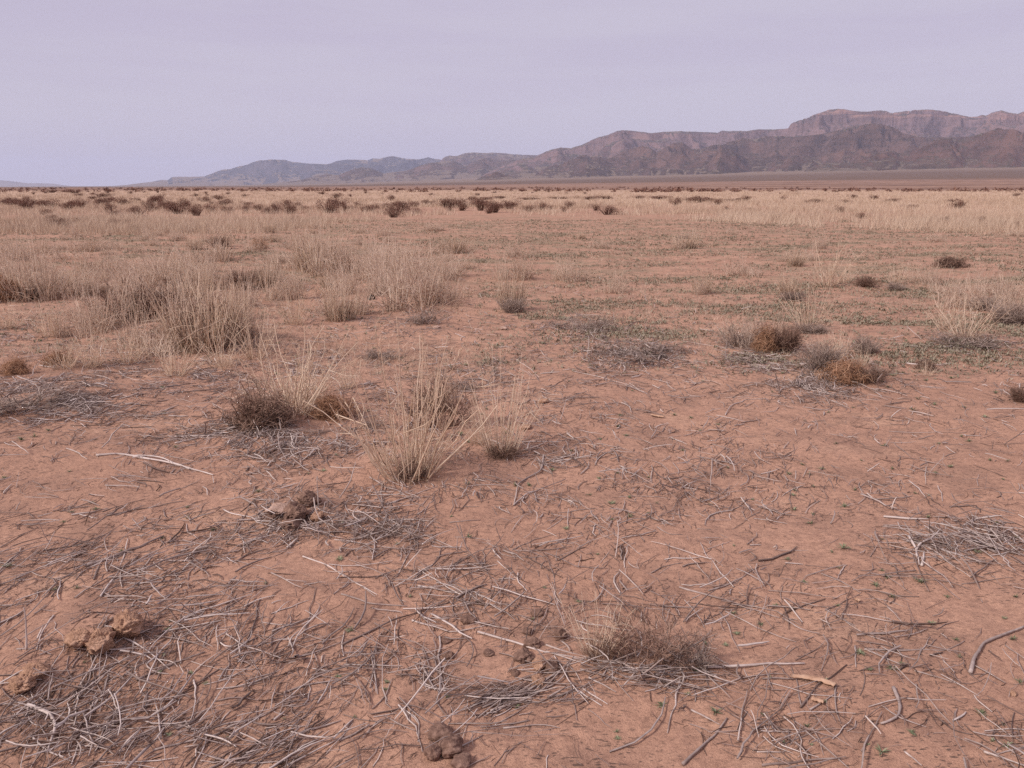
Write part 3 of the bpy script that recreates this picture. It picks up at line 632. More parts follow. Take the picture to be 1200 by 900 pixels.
for i in range(190):
    px = R_.uniform(-90, 1290); py = 224.5 + 30 * R_.random() ** 1.6
    if 340 < px < 860 and py > 250: continue
    if px > 720 and R_.random() < (.8 if py > 232 else .5): continue
    x, y = px2g(px, py)
    if perlin(x / 22, y / 40, 33) < -.12: continue
    s = FPX / float(y); h = R_.uniform(.35, .8)
    shrub(px, py, h * s * R_.uniform(1.1, 2.4), h * s)

# ------------------------------------------------------------------ sticks
def stick_mesh(W, r0, shade, branches=()):
    """W (k,3) polyline relative to the origin; smoothed, knobbly, closed at both ends"""
    a = MB()
    def one(Q, r, tip=.45):
        Q = np.asarray(Q, float); seg = np.r_[0, np.cumsum(np.linalg.norm(np.diff(Q, axis=0), axis=1))]; k = max(8, int(seg[-1] / .02)); k = min(k, 60)
        t = np.linspace(0, seg[-1], k); P = np.stack([np.interp(t, seg, Q[:, j]) for j in range(3)], 1)
        for _ in range(2 if len(Q) > 2 else 0): P[1:-1] = .25 * P[:-2] + .5 * P[1:-1] + .25 * P[2:]
        am = min(.008, seg[-1] * .012)
        for j in range(3): P[:, j] += am * (.5 if j == 2 else 1) * np.interp(t, np.linspace(0, seg[-1], 7), R_.normal(0, 1, 7)) * np.sin(np.pi * t / seg[-1])
        R = r * np.linspace(1, tip, k) * R_.uniform(.85, 1.15, k)
        P = np.concatenate([P[:1], P, P[-1:]]); P[0] -= (P[2] - P[1]) * .05; P[-1] += (P[-1] - P[-3]) * .05; R = np.r_[r * .05, R, r * .03]
        V, F, v = tubes(P[None], R[None], 5, [shade]); v = np.clip(v + np.repeat(np.interp(np.linspace(0, 1, k + 2), np.linspace(0, 1, 6), R_.normal(0, .13, 6)), 5), 0, 1)
        a.add(V, F, v)
    one(W, r0)
    for b in branches: one(b[0], b[1], .5)
    return a.mesh("stick", M['grey'], True)
def on_ground(pts, lift=.004, h=None):
    pts = np.array(pts, float); x, y = px2g(pts[:, 0], pts[:, 1]); z = gh(x, y) + lift
    return np.stack([x, y, z], 1)
def densify(Wd, r, rigid=.6, lift=0.):
    n = 9; seg = np.r_[0, np.cumsum(np.linalg.norm(np.diff(Wd, axis=0), axis=1))]; t = np.linspace(0, seg[-1], n)
    P = np.stack([np.interp(t, seg, Wd[:, j]) for j in range(3)], 1); g = gh(P[:, 0], P[:, 1])
    base = np.interp(t, [0, seg[-1]], [g[0], g[-1]]); up = max(0, float(np.max(g - base)) * rigid)
    P[:, 2] = np.maximum(base * rigid + g * (1 - rigid), g - r * .3) + r * .9 + lift + up * .15
    return P
def stick(pts, r=.004, shade=.6, br=(), label=None, raised=None, desc=None):
    Wd = on_ground(pts); P = densify(Wd, r) if raised is None else Wd
    if raised is not None: P[:, 2] += raised
    o0 = P.mean(axis=0); B = []
    for b in br:
        q = densify(on_ground(b), r * .7, lift=r); q[0] = P[int(np.argmin(np.linalg.norm(P[:, :2] - q[0, :2], axis=1)))]; B.append((q - o0, r * .7))
    o = ob("fallen_stick", stick_mesh(P - o0, r, shade, B), loc=tuple(map(float, o0)), cat="stick", group="fallen sticks on the sand")
    if label: o["label"] = label
    else:
        L = float(np.linalg.norm(P[-1] - P[0])); cr = "pale" if shade > .72 else ("grey" if shade > .42 else "dark")
        sh = "forked" if B else ("bent" if len(pts) > 2 else "straight"); pend(o, desc or f"{cr} {sh} {'stick' if L > .22 else 'twig'}", float(o0[0]), float(o0[1]))
    return o
stick([(113, 535), (143, 532), (187, 543), (213, 548), (250, 558)], .008, .92, [[(150, 534), (190, 539), (222, 552)]], label="bent white stick alone on bare sand, bowed and double stemmed")
stick([(637, 534), (636, 553), (620, 560), (608, 570), (602, 593)], .006, .85, [[(603, 592), (617, 580), (643, 572), (663, 563)]], label="Y shaped stick, pale, on bare sand below the sparse leaning straw")
stick([(100, 665), (133, 655), (158, 643), (192, 630)], .009, .62, label="thick grey stick crossed by the diagonal pale stick")
stick([(118, 700), (140, 668), (150, 632)], .0045, .9, label="diagonal pale stick crossing the thick grey stick")
stick([(1065, 630), (1073, 643), (1077, 663)], .007, .95, [[(1073, 644), (1088, 634), (1102, 623)]], label="jutting white fork at the edge of the heaped stalks")
stick([(1080, 664), (1083, 648)], .006, .97)
stick([(1157, 618), (1117, 590)], .003, .2)
stick([(1137, 790), (1140, 775), (1147, 763), (1160, 753), (1200, 736)], .0078, .82, label="thick curved root bending from bare sand to the photo edge")
stick([(1047, 808), (1055, 827), (1053, 840), (1044, 848), (1032, 850)], .007, .7, label="hooked grey stick lying alone on bare sand")
stick([(33, 828), (57, 837), (63, 853), (61, 870), (55, 884)], .007, .9, label="curled white stick over the dark litter, shaped like a cane")
stick([(825, 783), (880, 781), (943, 779)], .006, .95, label="long straight stick, whitish, pointing at the tan bark piece")
TR = [([(247, 645), (253, 653), (277, 659), (300, 662), (327, 670)], .005, .75), ([(262, 598), (276, 605), (300, 610), (320, 617), (352, 638)], .007, .75), ([(355, 653), (380, 661), (410, 680), (442, 698)], .007, .85),
      ([(392, 633), (420, 636), (460, 643)], .0045, .8), ([(390, 596), (418, 585)], .005, .8), ([(433, 560), (473, 580), (497, 595)], .008, .75), ([(448, 590), (446, 548)], .006, .85), ([(400, 635), (467, 643)], .004, .75),
      ([(440, 605), (477, 618), (530, 642)], .009, .88), ([(527, 613), (563, 610)], .006, .8), ([(600, 645), (627, 632), (660, 625)], .004, .5), ([(690, 610), (725, 628)], .004, .6), ([(583, 658), (600, 673), (620, 690)], .004, .7),
      ([(643, 658), (652, 700)], .003, .8), ([(770, 618), (780, 627), (800, 627)], .005, .85), ([(763, 672), (775, 665), (800, 660)], .005, .7), ([(400, 673), (440, 700)], .007, .75), ([(796, 689), (853, 707), (913, 725)], .008, .82),
      ([(817, 620), (857, 623), (873, 610), (885, 603)], .004, .5), ([(1083, 640), (1120, 665), (1137, 677)], .007, .7), ([(1100, 625), (1117, 637), (1107, 645)], .005, .85), ([(1133, 592), (1167, 603), (1205, 620)], .006, .35),
      ([(1127, 685), (1160, 681), (1187, 677)], .004, .5), ([(830, 693), (863, 682), (882, 667)], .006, .55), ([(843, 717), (854, 736), (867, 765)], .004, .8), ([(872, 785), (895, 828)], .003, .85), ([(850, 717), (890, 737), (933, 753)], .005, .8),
      ([(938, 830), (953, 810), (992, 780)], .007, .3), ([(1013, 762), (1067, 762), (1113, 762), (1130, 752)], .006, .6), ([(1017, 763), (1057, 780)], .007, .75), ([(1002, 758), (1003, 783)], .006, .8), ([(1077, 768), (1090, 747)], .005, .85),
      ([(1072, 787), (1100, 795), (1130, 805)], .005, .75), ([(800, 897), (830, 870), (852, 843)], .009, .62), ([(810, 833), (843, 850)], .006, .8), ([(887, 882), (920, 882)], .005, .75), ([(893, 898), (933, 893), (985, 890)], .008, .6),
      ([(1060, 882), (1080, 898)], .006, .8), ([(1107, 848), (1117, 857), (1140, 862)], .005, .15), ([(1153, 882), (1205, 900)], .007, .88), ([(1205, 876), (1168, 885)], .006, .8), ([(1178, 757), (1203, 774)], .005, .8), ([(917, 725), (940, 740), (960, 743)], .006, .7),
      ([(1040, 712), (1057, 730)], .005, .8), ([(968, 715), (1007, 697)], .005, .45), ([(923, 718), (967, 703)], .007, .2), ([(1027, 693), (1050, 699), (1077, 700)], .006, .3), ([(967, 715), (1003, 735)], .006, .6),
      ([(560, 742), (600, 753), (633, 763), (670, 771), (745, 784)], .008, .97), ([(400, 757), (433, 742), (477, 722), (527, 707)], .008, .45), ([(557, 697), (587, 708), (607, 713)], .007, .9), ([(483, 728), (510, 738), (530, 741), (545, 741), (580, 732)], .007, .8),
      ([(400, 697), (433, 708), (477, 711)], .006, .7), ([(490, 687), (543, 697)], .006, .8), ([(647, 683), (663, 730)], .003, .9), ([(590, 854), (643, 849), (656, 854)], .005, .85), ([(797, 797), (790, 823), (782, 860)], .007, .75), ([(550, 858), (600, 862), (653, 853)], .003, .8),
      ([(537, 877), (550, 871), (566, 862)], .005, .85), ([(398, 869), (415, 861), (433, 850)], .007, .95), ([(467, 827), (487, 850), (495, 882)], .006, .85), ([(470, 830), (492, 844), (490, 870)], .005, .75), ([(497, 785), (510, 810)], .007, .8), ([(515, 747), (517, 812)], .007, .7), ([(508, 770), (521, 808)], .006, .6),
      ([(20, 762), (60, 768)], .006, .7), ([(63, 722), (50, 738), (43, 762)], .006, .88), ([(0, 827), (47, 822), (110, 816)], .006, .75), ([(38, 865), (57, 883), (83, 893)], .007, .85), ([(127, 792), (117, 835)], .006, .75), ([(143, 747), (167, 760), (199, 785)], .006, .9),
      ([(227, 798), (230, 823), (223, 847)], .006, .9), ([(160, 798), (200, 780), (240, 765)], .008, .5), ([(237, 798), (260, 783)], .006, .25), ([(180, 880), (233, 868), (263, 858)], .006, .7), ([(247, 855), (275, 846), (302, 843)], .006, .8), ([(340, 772), (367, 767), (400, 753)], .006, .65),
      ([(333, 813), (353, 805), (400, 797)], .007, .65), ([(307, 730), (343, 735), (340, 722)], .005, .8), ([(0, 710), (37, 708)], .005, .8), ([(93, 760), (123, 767), (143, 777)], .005, .8), ([(213, 723), (250, 723), (287, 700)], .006, .6), ([(277, 893), (310, 863)], .007, .2), ([(365, 856), (400, 845)], .006, .9),
      ([(337, 898), (400, 865)], .007, .88), ([(0, 642), (45, 618)], .005, .4), ([(15, 640), (60, 627), (75, 615)], .004, .2), ([(0, 647), (60, 633)], .004, .75), ([(50, 646), (90, 640), (122, 628)], .007, .4), ([(60, 700), (75, 682), (95, 668)], .004, .3), ([(110, 680), (118, 662)], .009, .5),
      ([(155, 608), (168, 622), (178, 620), (190, 606)], .004, .8), ([(160, 628), (180, 627)], .004, .85), ([(125, 605), (165, 597), (215, 588)], .008, .45), ([(620, 845), (563, 853)], .005, .6), ([(565, 830), (615, 812), (655, 790)], .009, .6), ([(575, 834), (625, 820), (668, 775)], .007, .7),
      ([(672, 772), (720, 783), (800, 790)], .006, .85), ([(640, 757), (700, 776), (790, 784)], .006, .92), ([(680, 785), (740, 800), (790, 806)], .006, .75), ([(672, 808), (705, 828)], .006, .85), ([(680, 806), (712, 826)], .005, .75), ([(690, 795), (722, 812)], .006, .7), ([(668, 800), (676, 845)], .004, .7),
      ([(700, 780), (740, 797), (768, 803)], .006, .6), ([(620, 815), (655, 802), (672, 770)], .006, .8), ([(705, 795), (745, 742)], .005, .75), ([(730, 805), (770, 762)], .004, .8), ([(800, 400), (860, 408), (885, 420)], .006, .8), ([(855, 402), (895, 415)], .009, .85), ([(845, 416), (905, 412)], .008, .85),
      ([(880, 416), (895, 405)], .008, .9), ([(905, 395), (940, 425), (985, 452)], .009, .75), ([(942, 430), (975, 455)], .008, .85), ([(850, 487), (855, 478), (873, 468), (900, 468)], .008, .85), ([(955, 435), (968, 418)], .007, .9), ([(1045, 438), (1085, 440)], .007, .9),
      ([(690, 383), (695, 398), (720, 405)], .010, .95), ([(665, 395), (678, 384)], .008, .9), ([(735, 412), (755, 426)], .008, .9), ([(725, 400), (705, 422)], .007, .9), ([(670, 435), (715, 445), (755, 460)], .007, .8), ([(645, 455), (672, 440)], .006, .35), ([(605, 422), (632, 443)], .008, .85),
      ([(610, 518), (650, 518), (690, 512)], .007, .85), ([(590, 500), (622, 527)], .006, .88), ([(0, 470), (40, 450), (80, 438)], .011, .92), ([(5, 478), (50, 460)], .009, .85), ([(30, 470), (82, 438)], .008, .95), ([(0, 458), (30, 442)], .009, .9), ([(40, 485), (132, 488)], .007, .9), ([(15, 442), (22, 452)], .008, .95),
      ([(140, 436), (150, 444), (170, 447)], .007, .9), ([(75, 437), (55, 455)], .008, .9), ([(205, 520), (240, 512), (300, 502)], .008, .85), ([(270, 525), (300, 512), (335, 485)], .008, .75), ([(338, 522), (372, 533)], .008, .88), ([(205, 512), (280, 510)], .007, .85), ([(290, 492), (310, 520)], .005, .9),
      ([(230, 430), (262, 448)], .008, .9), ([(215, 435), (245, 425)], .007, .9), ([(120, 600), (170, 585)], .005, .3), ([(1110, 850), (1090, 835)], .004, .2), ([(1180, 560), (1140, 545)], .004, .3)]
for pts, r, s in TR:
    x, y = px2g(*pts[0]); stick(pts, r * .56, min(s, .9) - .06)
def upright(px, py, tx, ty, r, shade, label):
    x, y = map(float, px2g(px, py)); z = float(gh(x, y)); d = y * cp - (z - EYE) * sp
    yy = (CY - ty) / FPX; zt = EYE + (yy * y * cp - y * sp) / (cp + yy * sp); xt = (tx - CX) / FPX * (y * cp - (zt - EYE) * sp)
    P = np.array([[0, 0, -.01], [(xt - x) * .6, .01, (zt - z) * .5], [xt - x, 0, zt - z]])
    ob("standing_twig", stick_mesh(P, r, shade), loc=(x, y, z), cat="stick", label=label)
upright(373, 595, 371, 560, .0042, .9, "standing pale stump, bare and upright, beside the broken dung heap")
upright(30, 762, 28, 712, .0045, .75, "upright grey twig before the orange clods near the photo edge")
upright(663, 733, 645, 684, .0022, .9, "leaning thin straw stem rising beside the reddish brush clump")

BL = [(110, 850, 170, 60, 1.0, 30, 26), (50, 860, 90, 40, 1.0, 20, 50), (230, 800, 220, 80, .55, 32, 30), (90, 665, 170, 60, 1.1, 27, 20), (240, 640, 200, 50, 1.1, 18, 26), (440, 622, 85, 35, 3.0, 12, 45), (350, 600, 70, 30, 1.6, 10, 60), (55, 468, 95, 30, 10, 16, 22), (210, 450, 170, 35, 3.2, 8, 25),
      (330, 518, 110, 26, 7, 14, 40), (230, 505, 110, 30, 1.6, 10, 30), (430, 440, 220, 45, 1.9, 2, 30), (570, 445, 90, 22, 1.3, 0, 40), (745, 412, 58, 18, 15, 0, 60), (690, 387, 42, 14, 9, 0, 60), (640, 375, 50, 10, 3, 5, 30), (700, 470, 120, 30, .6, -10, 30),
      (870, 405, 60, 10, 5, -14, 14), (890, 425, 70, 14, 8, -12, 20), (965, 450, 70, 20, 9, -24, 30), (1150, 645, 75, 32, 8, -20, 26), (1080, 600, 120, 50, .6, -25, 25), (1135, 402, 60, 11, 9, 0, 22), (700, 792, 100, 20, 11, -8, 20), (622, 815, 60, 16, 10, 24, 12), (485, 790, 60, 60, 1.6, -50, 45),
      (300, 740, 190, 60, .9, 35, 28), (560, 690, 150, 50, 1.0, 0, 60), (680, 600, 150, 60, .6, 8, 60), (850, 560, 220, 60, .45, 0, 50), (850, 740, 90, 50, 1.0, -30, 60), (1060, 790, 140, 90, .5, -15, 60), (350, 870, 160, 45, 1.6, 35, 18), (920, 870, 100, 35, .8, 0, 60), (1170, 880, 50, 30, 1.6, -30, 40),
      (470, 372, 60, 12, 3, 0, 30), (500, 385, 90, 10, 1.6, 0, 30), (370, 365, 70, 18, 2, 0, 30), (1180, 460, 45, 30, 1.8, -20, 30), (1060, 470, 160, 50, .35, -10, 40), (20, 385, 70, 20, 3, 0, 30), (150, 400, 160, 25, 1.4, 5, 30), (560, 480, 200, 80, .45, 0, 70), (730, 520, 180, 40, .7, -4, 40),
      (30, 600, 90, 40, .8, 20, 20), (600, 420, 60, 12, 1.6, 0, 30), (950, 600, 260, 120, .35, 0, 90), (300, 560, 320, 90, .6, 15, 40), (600, 650, 600, 250, .25, 0, 90), (700, 430, 520, 70, .5, 0, 50), (900, 350, 300, 40, .3, 0, 40), (300, 345, 320, 40, .35, 0, 30), (170, 760, 200, 90, .5, 32, 30), (250, 420, 260, 30, 1.2, 0, 40), (850, 440, 300, 30, .5, 0, 40), (350, 340, 300, 30, .8, 0, 40), (560, 560, 260, 60, .5, 0, 60), (1420, 600, 160, 200, .25, -15, 60), (-220, 650, 160, 180, .3, 20, 50), (620, 560, 330, 70, .35, 0, 70), (900, 520, 300, 60, .35, 0, 70)]
def litter_samples(n, scale_pow):
    w = []
    for b in BL:
        _, y = px2g(b[0], b[1]); w.append(b[4] * b[2] * b[3] * max(float(y), 1.) ** scale_pow)
    w = np.array(w); w /= w.sum(); j = R_.choice(len(BL), n, p=w); B = np.array(BL)[j]
    a = R_.random(n) * 2 * np.pi; rr = np.minimum(.62 * np.sqrt(-2 * np.log(R_.random(n) + 1e-6)), 2.4)
    px = B[:, 0] + B[:, 2] * rr * np.cos(a); py = B[:, 1] + B[:, 3] * rr * np.sin(a); ang = np.radians(B[:, 5] + R_.normal(0, 1, n) * B[:, 6])
    ok = (py > 300) & (py < 960) & (px > -420) & (px < 1620); px, py, ang = px[ok], py[ok], ang[ok]
    x, y = px2g(px, py, 4)
    k = R_.random(len(x)) < .12 + .88 * sm(perlin(x / .55 + 9, y / .42, 61) + .6 * perlin(x / .17, y / .14, 62), -.45, .35)
    x, y, px, py, ang = x[k], y[k], px[k], py[k], ang[k]; x2, y2 = px2g(px + 3 * np.cos(ang), py - 3 * np.sin(ang), 4)
    d = np.stack([x2 - x, y2 - y], 1); d /= np.linalg.norm(d, axis=1, keepdims=True) + 1e-9
    return x, y, d
# individual medium sticks
x, y, d = litter_samples(6000, .3)
k = 0
for i in range(len(x)):
    if k >= 135: break
    if y[i] > 7.5 or y[i] < 1.9: continue
    L = R_.uniform(.12, .36); n = 3 if R_.random() < .6 else 2
    W = np.array([[x[i], y[i]], [x[i], y[i]] + d[i] * L * .5 + R_.normal(0, .018, 2) * (n == 3), [x[i], y[i]] + d[i] * L])
    if n == 2: W = W[[0, 2]]
    W3 = np.c_[W, gh(W[:, 0], W[:, 1])]; r = R_.uniform(.0013, .0032); P = densify(W3, r, .5, R_.uniform(0, .006)); o0 = P.mean(axis=0); sh = float(np.clip(R_.normal(.6, .22), 0, 1))
    br = []
    if R_.random() < .3:
        q0 = P[4]; th = R_.choice([-1, 1]) * R_.uniform(.4, .9); dd = np.array([d[i][0] * math.cos(th) - d[i][1] * math.sin(th), d[i][0] * math.sin(th) + d[i][1] * math.cos(th)])
        q1 = q0[:2] + dd * L * R_.uniform(.2, .4); br = [(np.array([q0, [q1[0], q1[1], float(gh(*q1)) + r + .004]]) - o0, r * .7)]
    o = ob("fallen_stick", stick_mesh(P - o0, r, sh, br), loc=tuple(map(float, o0)), cat="stick", group="fallen sticks on the sand")
    cr = "pale" if sh > .72 else ("grey" if sh > .42 else "dark"); pend(o, f"thin {cr} {'forked' if br else ('bent' if n == 3 else 'straight')} twig", float(o0[0]), float(o0[1])); k += 1
# the countless rest
def litter_mesh(n, lo, hi, r_lo, r_hi, pw, mat, name, label, lift=.012, kmean=.5):
    x, y, d = litter_samples(n, pw); n = len(x); L = R_.uniform(lo, hi, n) * R_.uniform(.5, 1, n); K = 5; t = np.linspace(-.5, .5, K)
    nrm = np.stack([-d[:, 1], d[:, 0]], 1); bow = R_.normal(0, .07, n) * L; kink = R_.normal(0, .016, (n, K)) * L[:, None]
    X = x[:, None] + d[:, :1] * L[:, None] * t + nrm[:, :1] * (bow[:, None] * (1 - 4 * t * t) + kink)
    Y = y[:, None] + d[:, 1:] * L[:, None] * t + nrm[:, 1:] * (bow[:, None] * (1 - 4 * t * t) + kink)
    r = r_lo + (r_hi * 1.5 - r_lo) * R_.beta(1.1, 5.5, n); r = r * (1 + y / 22); g = gh(X, Y); chord = g[:, :1] * (.5 - t) + g[:, -1:] * (.5 + t)
    Z = np.maximum(g, chord * .6 + g * .4) + r[:, None] + R_.exponential(lift, n)[:, None] * R_.random((n, 1)) * (1 + R_.uniform(-1.0, 1.0, (n, 1)) * t * 2)
    P = np.stack([X, Y, Z], -1); a = MB(); a.add(*tubes(P, r[:, None] * np.array([.9, 1, 1, .85, .5]), 3, np.clip(R_.normal(kmean, .24, n), 0, 1)))
    ob(name, a.mesh(name, mat), kind="stuff", label=label)
litter_mesh(29000, .04, .22, .0008, .0026, 1.1, M['litter'], "twig_litter", "countless thin grey twigs scattered over the red sand")
litter_mesh(48000, .01, .06, .0005, .0016, .7, M['litter'], "chaff_litter", "fine broken chaff scattered over the red sand", .004, .35)
litter_mesh(10000, .08, .34, .0013, .0044, 1.2, M['grey'], "stalk_litter", "matted pale grey fallen stalks in drifts on the sand", .022, .70)

# ------------------------------------------------------------------ stones, dung, clods
def lump(px, py, wpx, hpx, mat, label, name="dung_ball", cat="dung", rough=.12, seed=0, sink=.25, elong=1.2, flat=1., group=None):
    x, y = map(float, px2g(px, py + hpx * .4)); s = math.hypot(y, 1.3) / FPX; n = 52
    th, ph = np.meshgrid(np.linspace(0, np.pi, n), np.linspace(0, 2 * np.pi, 2 * n, endpoint=False), indexing='ij')
    D = np.stack([np.sin(th) * np.cos(ph), np.sin(th) * np.sin(ph), np.cos(th)], -1)
    q = lambda f, sd: perlin(D[..., 0] * f + sd, D[..., 1] * f + D[..., 2] * f * .7, sd) + perlin(D[..., 2] * f - sd, D[..., 0] * f * .6 - D[..., 1] * f, sd + 1)
    r = 1 + rough * (q(1.3, seed + 1) + .5 * q(3., seed + 2) + .25 * q(7., seed + 3)) - .25 * rough * np.abs(q(4, seed + 9))
    if rough > .2:
        rg = np.random.default_rng(seed)
        for _ in range(15):
            nv = rg.normal(size=3); nv /= np.linalg.norm(nv); c = D @ nv; r = np.where(c > .15, np.minimum(r, rg.uniform(.62, .95) / np.maximum(c, .15) * (1 + .04 * q(9., seed + 5))), r)
        r = r * (1 + .06 * q(11., seed + 6) + .04 * q(26., seed + 7))
    V = D * r[..., None] * np.array([wpx * s / 2, wpx * s / 2 * elong, hpx * s / 2 * flat]); idx = np.arange(n * 2 * n).reshape(n, 2 * n); j = np.roll(idx, -1, axis=1)
    F = np.stack([idx[:-1], idx[1:], j[1:], j[:-1]], -1).reshape(-1, 4)
    ob(name, mesh_np(name, V.reshape(-1, 3), [F], mat, smooth=True), loc=(x, y, float(gh(x, y)) + hpx * s * flat * (.5 - sink)), cat=cat, label=label, group=group).rotation_euler = (0, 0, float(R_.random() * .8 - .4))
dg = "brown dung balls on the sand"
for a in [(507, 877, 19, 20, "left half hidden dung ball wedged against the largest dung ball"), (528, 869, 29, 24, "largest smooth dung ball, beside the half buried ones"), (516, 855, 26, 18, "crumbly dung lump behind the largest dung ball"),
          (541, 889, 23, 15, "low flattened dung ball in front of the largest dung ball"), (548, 722, 21, 14, "round dung ball where two crossing sticks meet"), (630, 715, 20, 10, "flat dark dung ball uphill of the lumpy dung cluster"),
          (618, 737, 15, 9, "small dark dung pellet between the flat dung ball and the cluster"), (614, 764, 27, 19, "wide reddish dung lump within the dung cluster"), (624, 750, 25, 18, "rough dung lump at the back of the dung cluster"),
          (526, 764, 17, 11, "small dung ball above the fan of grey twigs"), (523, 748, 14, 9, "sandy dung ball behind the small dung ball by the twig fan"), (573, 762, 15, 9, "lone flat dung pellet between twig fan and dung cluster"), (645, 777, 22, 16, "dark dung lump tucked under the reddish brush"),
          (657, 740, 20, 18, "dark crumbly lump against the foot of the thin straw"), (603, 785, 12, 10, "tiny reddish pellet in front of the dung cluster")]:
    big = a[1] > 840; lump(a[0], a[1] + 1, a[2] * (1 if big else .9), a[3] * (1 if big else .9), M['dung'], a[4], rough=.13 if big else .21, seed=int(a[0]), group=dg, sink=.24 if big else .34)
lump(631, 795, 17, 11, M['clod'], "sandy clod in front of the dung cluster", "dirt_clod", "clod", .25, 3)
lump(631, 777, 19, 12, M['clod'], "cracked sandy clod beside the dark dung lump", "dirt_clod", "clod", .25, 4)
lump(150, 727, 42, 34, M['clod'], "biggest orange clod, domed and crusty, behind the broken clod", "dirt_clod", "clod", .28, 5, .3)
lump(118, 746, 38, 32, M['clod'], "broken reddish clod split down its face, before the biggest orange clod", "dirt_clod", "clod", .42, 6, .25)
lump(94, 743, 30, 28, M['clod'], "orange clod leaning on the broken reddish clod", "dirt_clod", "clod", .34, 8, .3)
lump(27, 797, 34, 20, M['clod'], "lone sandy clod with pale top amid dark litter", "dirt_clod", "clod", .35, 10, .3)
lump(44, 780, 36, 20, M['clod'], "buried sandy clod behind the lone sandy clod", "dirt_clod", "clod", .25, 12, .45)
lump(362, 582, 26, 22, M['dung'], "dark round clod at the back of the broken dung heap", "dirt_clod", "clod", .3, 13, .2)
lump(330, 596, 30, 16, M['palestone'], "pale flat flake of dung on the broken heap", "dung_flake", "dung", .3, 14, .1)
lump(348, 597, 34, 24, M['dung'], "dark core of the broken dung heap", "dung_flake", "dung", .4, 15, .2)
lump(342, 612, 24, 14, M['dung'], "reddish crumb at the front of the broken dung heap", "dung_flake", "dung", .4, 16, .2)
lump(318, 605, 16, 7, M['dung'], "thin brown flake beside the broken dung heap", "dung_flake", "dung", .3, 18, .1)
lump(372, 604, 18, 12, M['clod'], "sandy crumb between the dung heap and the standing stump", "dirt_clod", "clod", .3, 19, .2)
lump(435, 348, 9, 7, M['black'], "black stone at the foot of pale grass", "small_stone", "stone", .2, 20)
lump(511, 383, 9, 4, M['palestone'], "first flat pale stone, nearer the wide grass clump", "small_stone", "stone", .2, 21)
lump(590, 384, 11, 4, M['palestone'], "second flat pale stone, nearer the small straw pair", "small_stone", "stone", .2, 22)
lump(638, 469, 14, 6, M['clod'], "small flat clod alone on sand beyond the sparse leaning straw", "dirt_clod", "clod", .3, 23)
lump(616, 499, 13, 8, M['clod'], "tilted orange clod casting shade beside the sparse leaning straw", "dirt_clod", "clod", .4, 24)
lump(1147, 304, 6, 3, M['palestone'], "tiny white stone in green weeds beyond the deep red bush", "small_stone", "stone", .2, 25)
lump(1188, 812, 9, 6, M['clod'], "small pink crumb on sand near the photo edge below the thick root", "dirt_clod", "clod", .3, 26)
# bark piece: flat curled strip
def bark(pts, wpx, label):
    Wd = on_ground(pts); n = 14; seg = np.r_[0, np.cumsum(np.linalg.norm(np.diff(Wd, axis=0), axis=1))]; t = np.linspace(0, seg[-1], n)
    P = np.stack([np.interp(t, seg, Wd[:, j]) for j in range(3)], 1); T = np.gradient(P, axis=0); T[:, 2] = 0; T /= np.linalg.norm(T, axis=1, keepdims=True); S = np.stack([-T[:, 1], T[:, 0], 0 * t], 1)
    w = wpx * P[:, 1].mean() / FPX * (.6 + .4 * np.sin(np.pi * np.linspace(.1, .8, n))) * R_.uniform(.75, 1.2, n); K = 7; V = []
    for side in (1, -1):
        for k in range(K):
            u = k / (K - 1) * 2 - 1; V.append(P + S * (u * w)[:, None] + np.array([0, 0, 1]) * (.005 * (1 - u * u) + .004 + .002 * side) + R_.normal(0, .0008, (n, 3)))
    V = np.stack(V, 1); i = np.arange(n * 2 * K).reshape(n, 2 * K); ring = np.r_[np.arange(K), np.arange(2 * K - 1, K - 1, -1)]; i = i[:, ring]; j = np.roll(i, -1, axis=1)
    F = np.stack([i[:-1], j[:-1], j[1:], i[1:]], -1).reshape(-1, 4); o = V.reshape(-1, 3).mean(axis=0)
    caps = np.array([[i[0, a], i[0, a + 1], i[0, 2 * K - 2 - a], i[0, 2 * K - 1 - a]] for a in range(K - 1)] + [[i[-1, a + 1], i[-1, a], i[-1, 2 * K - 1 - a], i[-1, 2 * K - 2 - a]] for a in range(K - 1)])
    ob("bark_strip", mesh_np("bark_strip", V.reshape(-1, 3) - o, [F, caps], M['bark'], smooth=True), loc=tuple(map(float, o)), cat="bark", label=label)
bark([(926, 795), (945, 796), (962, 799), (979, 806)], 5, "tan bark piece, curled and broad, at the end of the long straight stick")
bark([(951, 821), (958, 823), (965, 826)], 4, "small tan bark chip in front of the broad bark piece")
bark([(1002, 704), (1008, 706)], 3, "tiny yellow chip beyond the dark bent stick on bare sand")
bark([(762, 487), (778, 490)], 2.5, "thin pale sliver alone on the bare sand beyond the Y shaped stick")

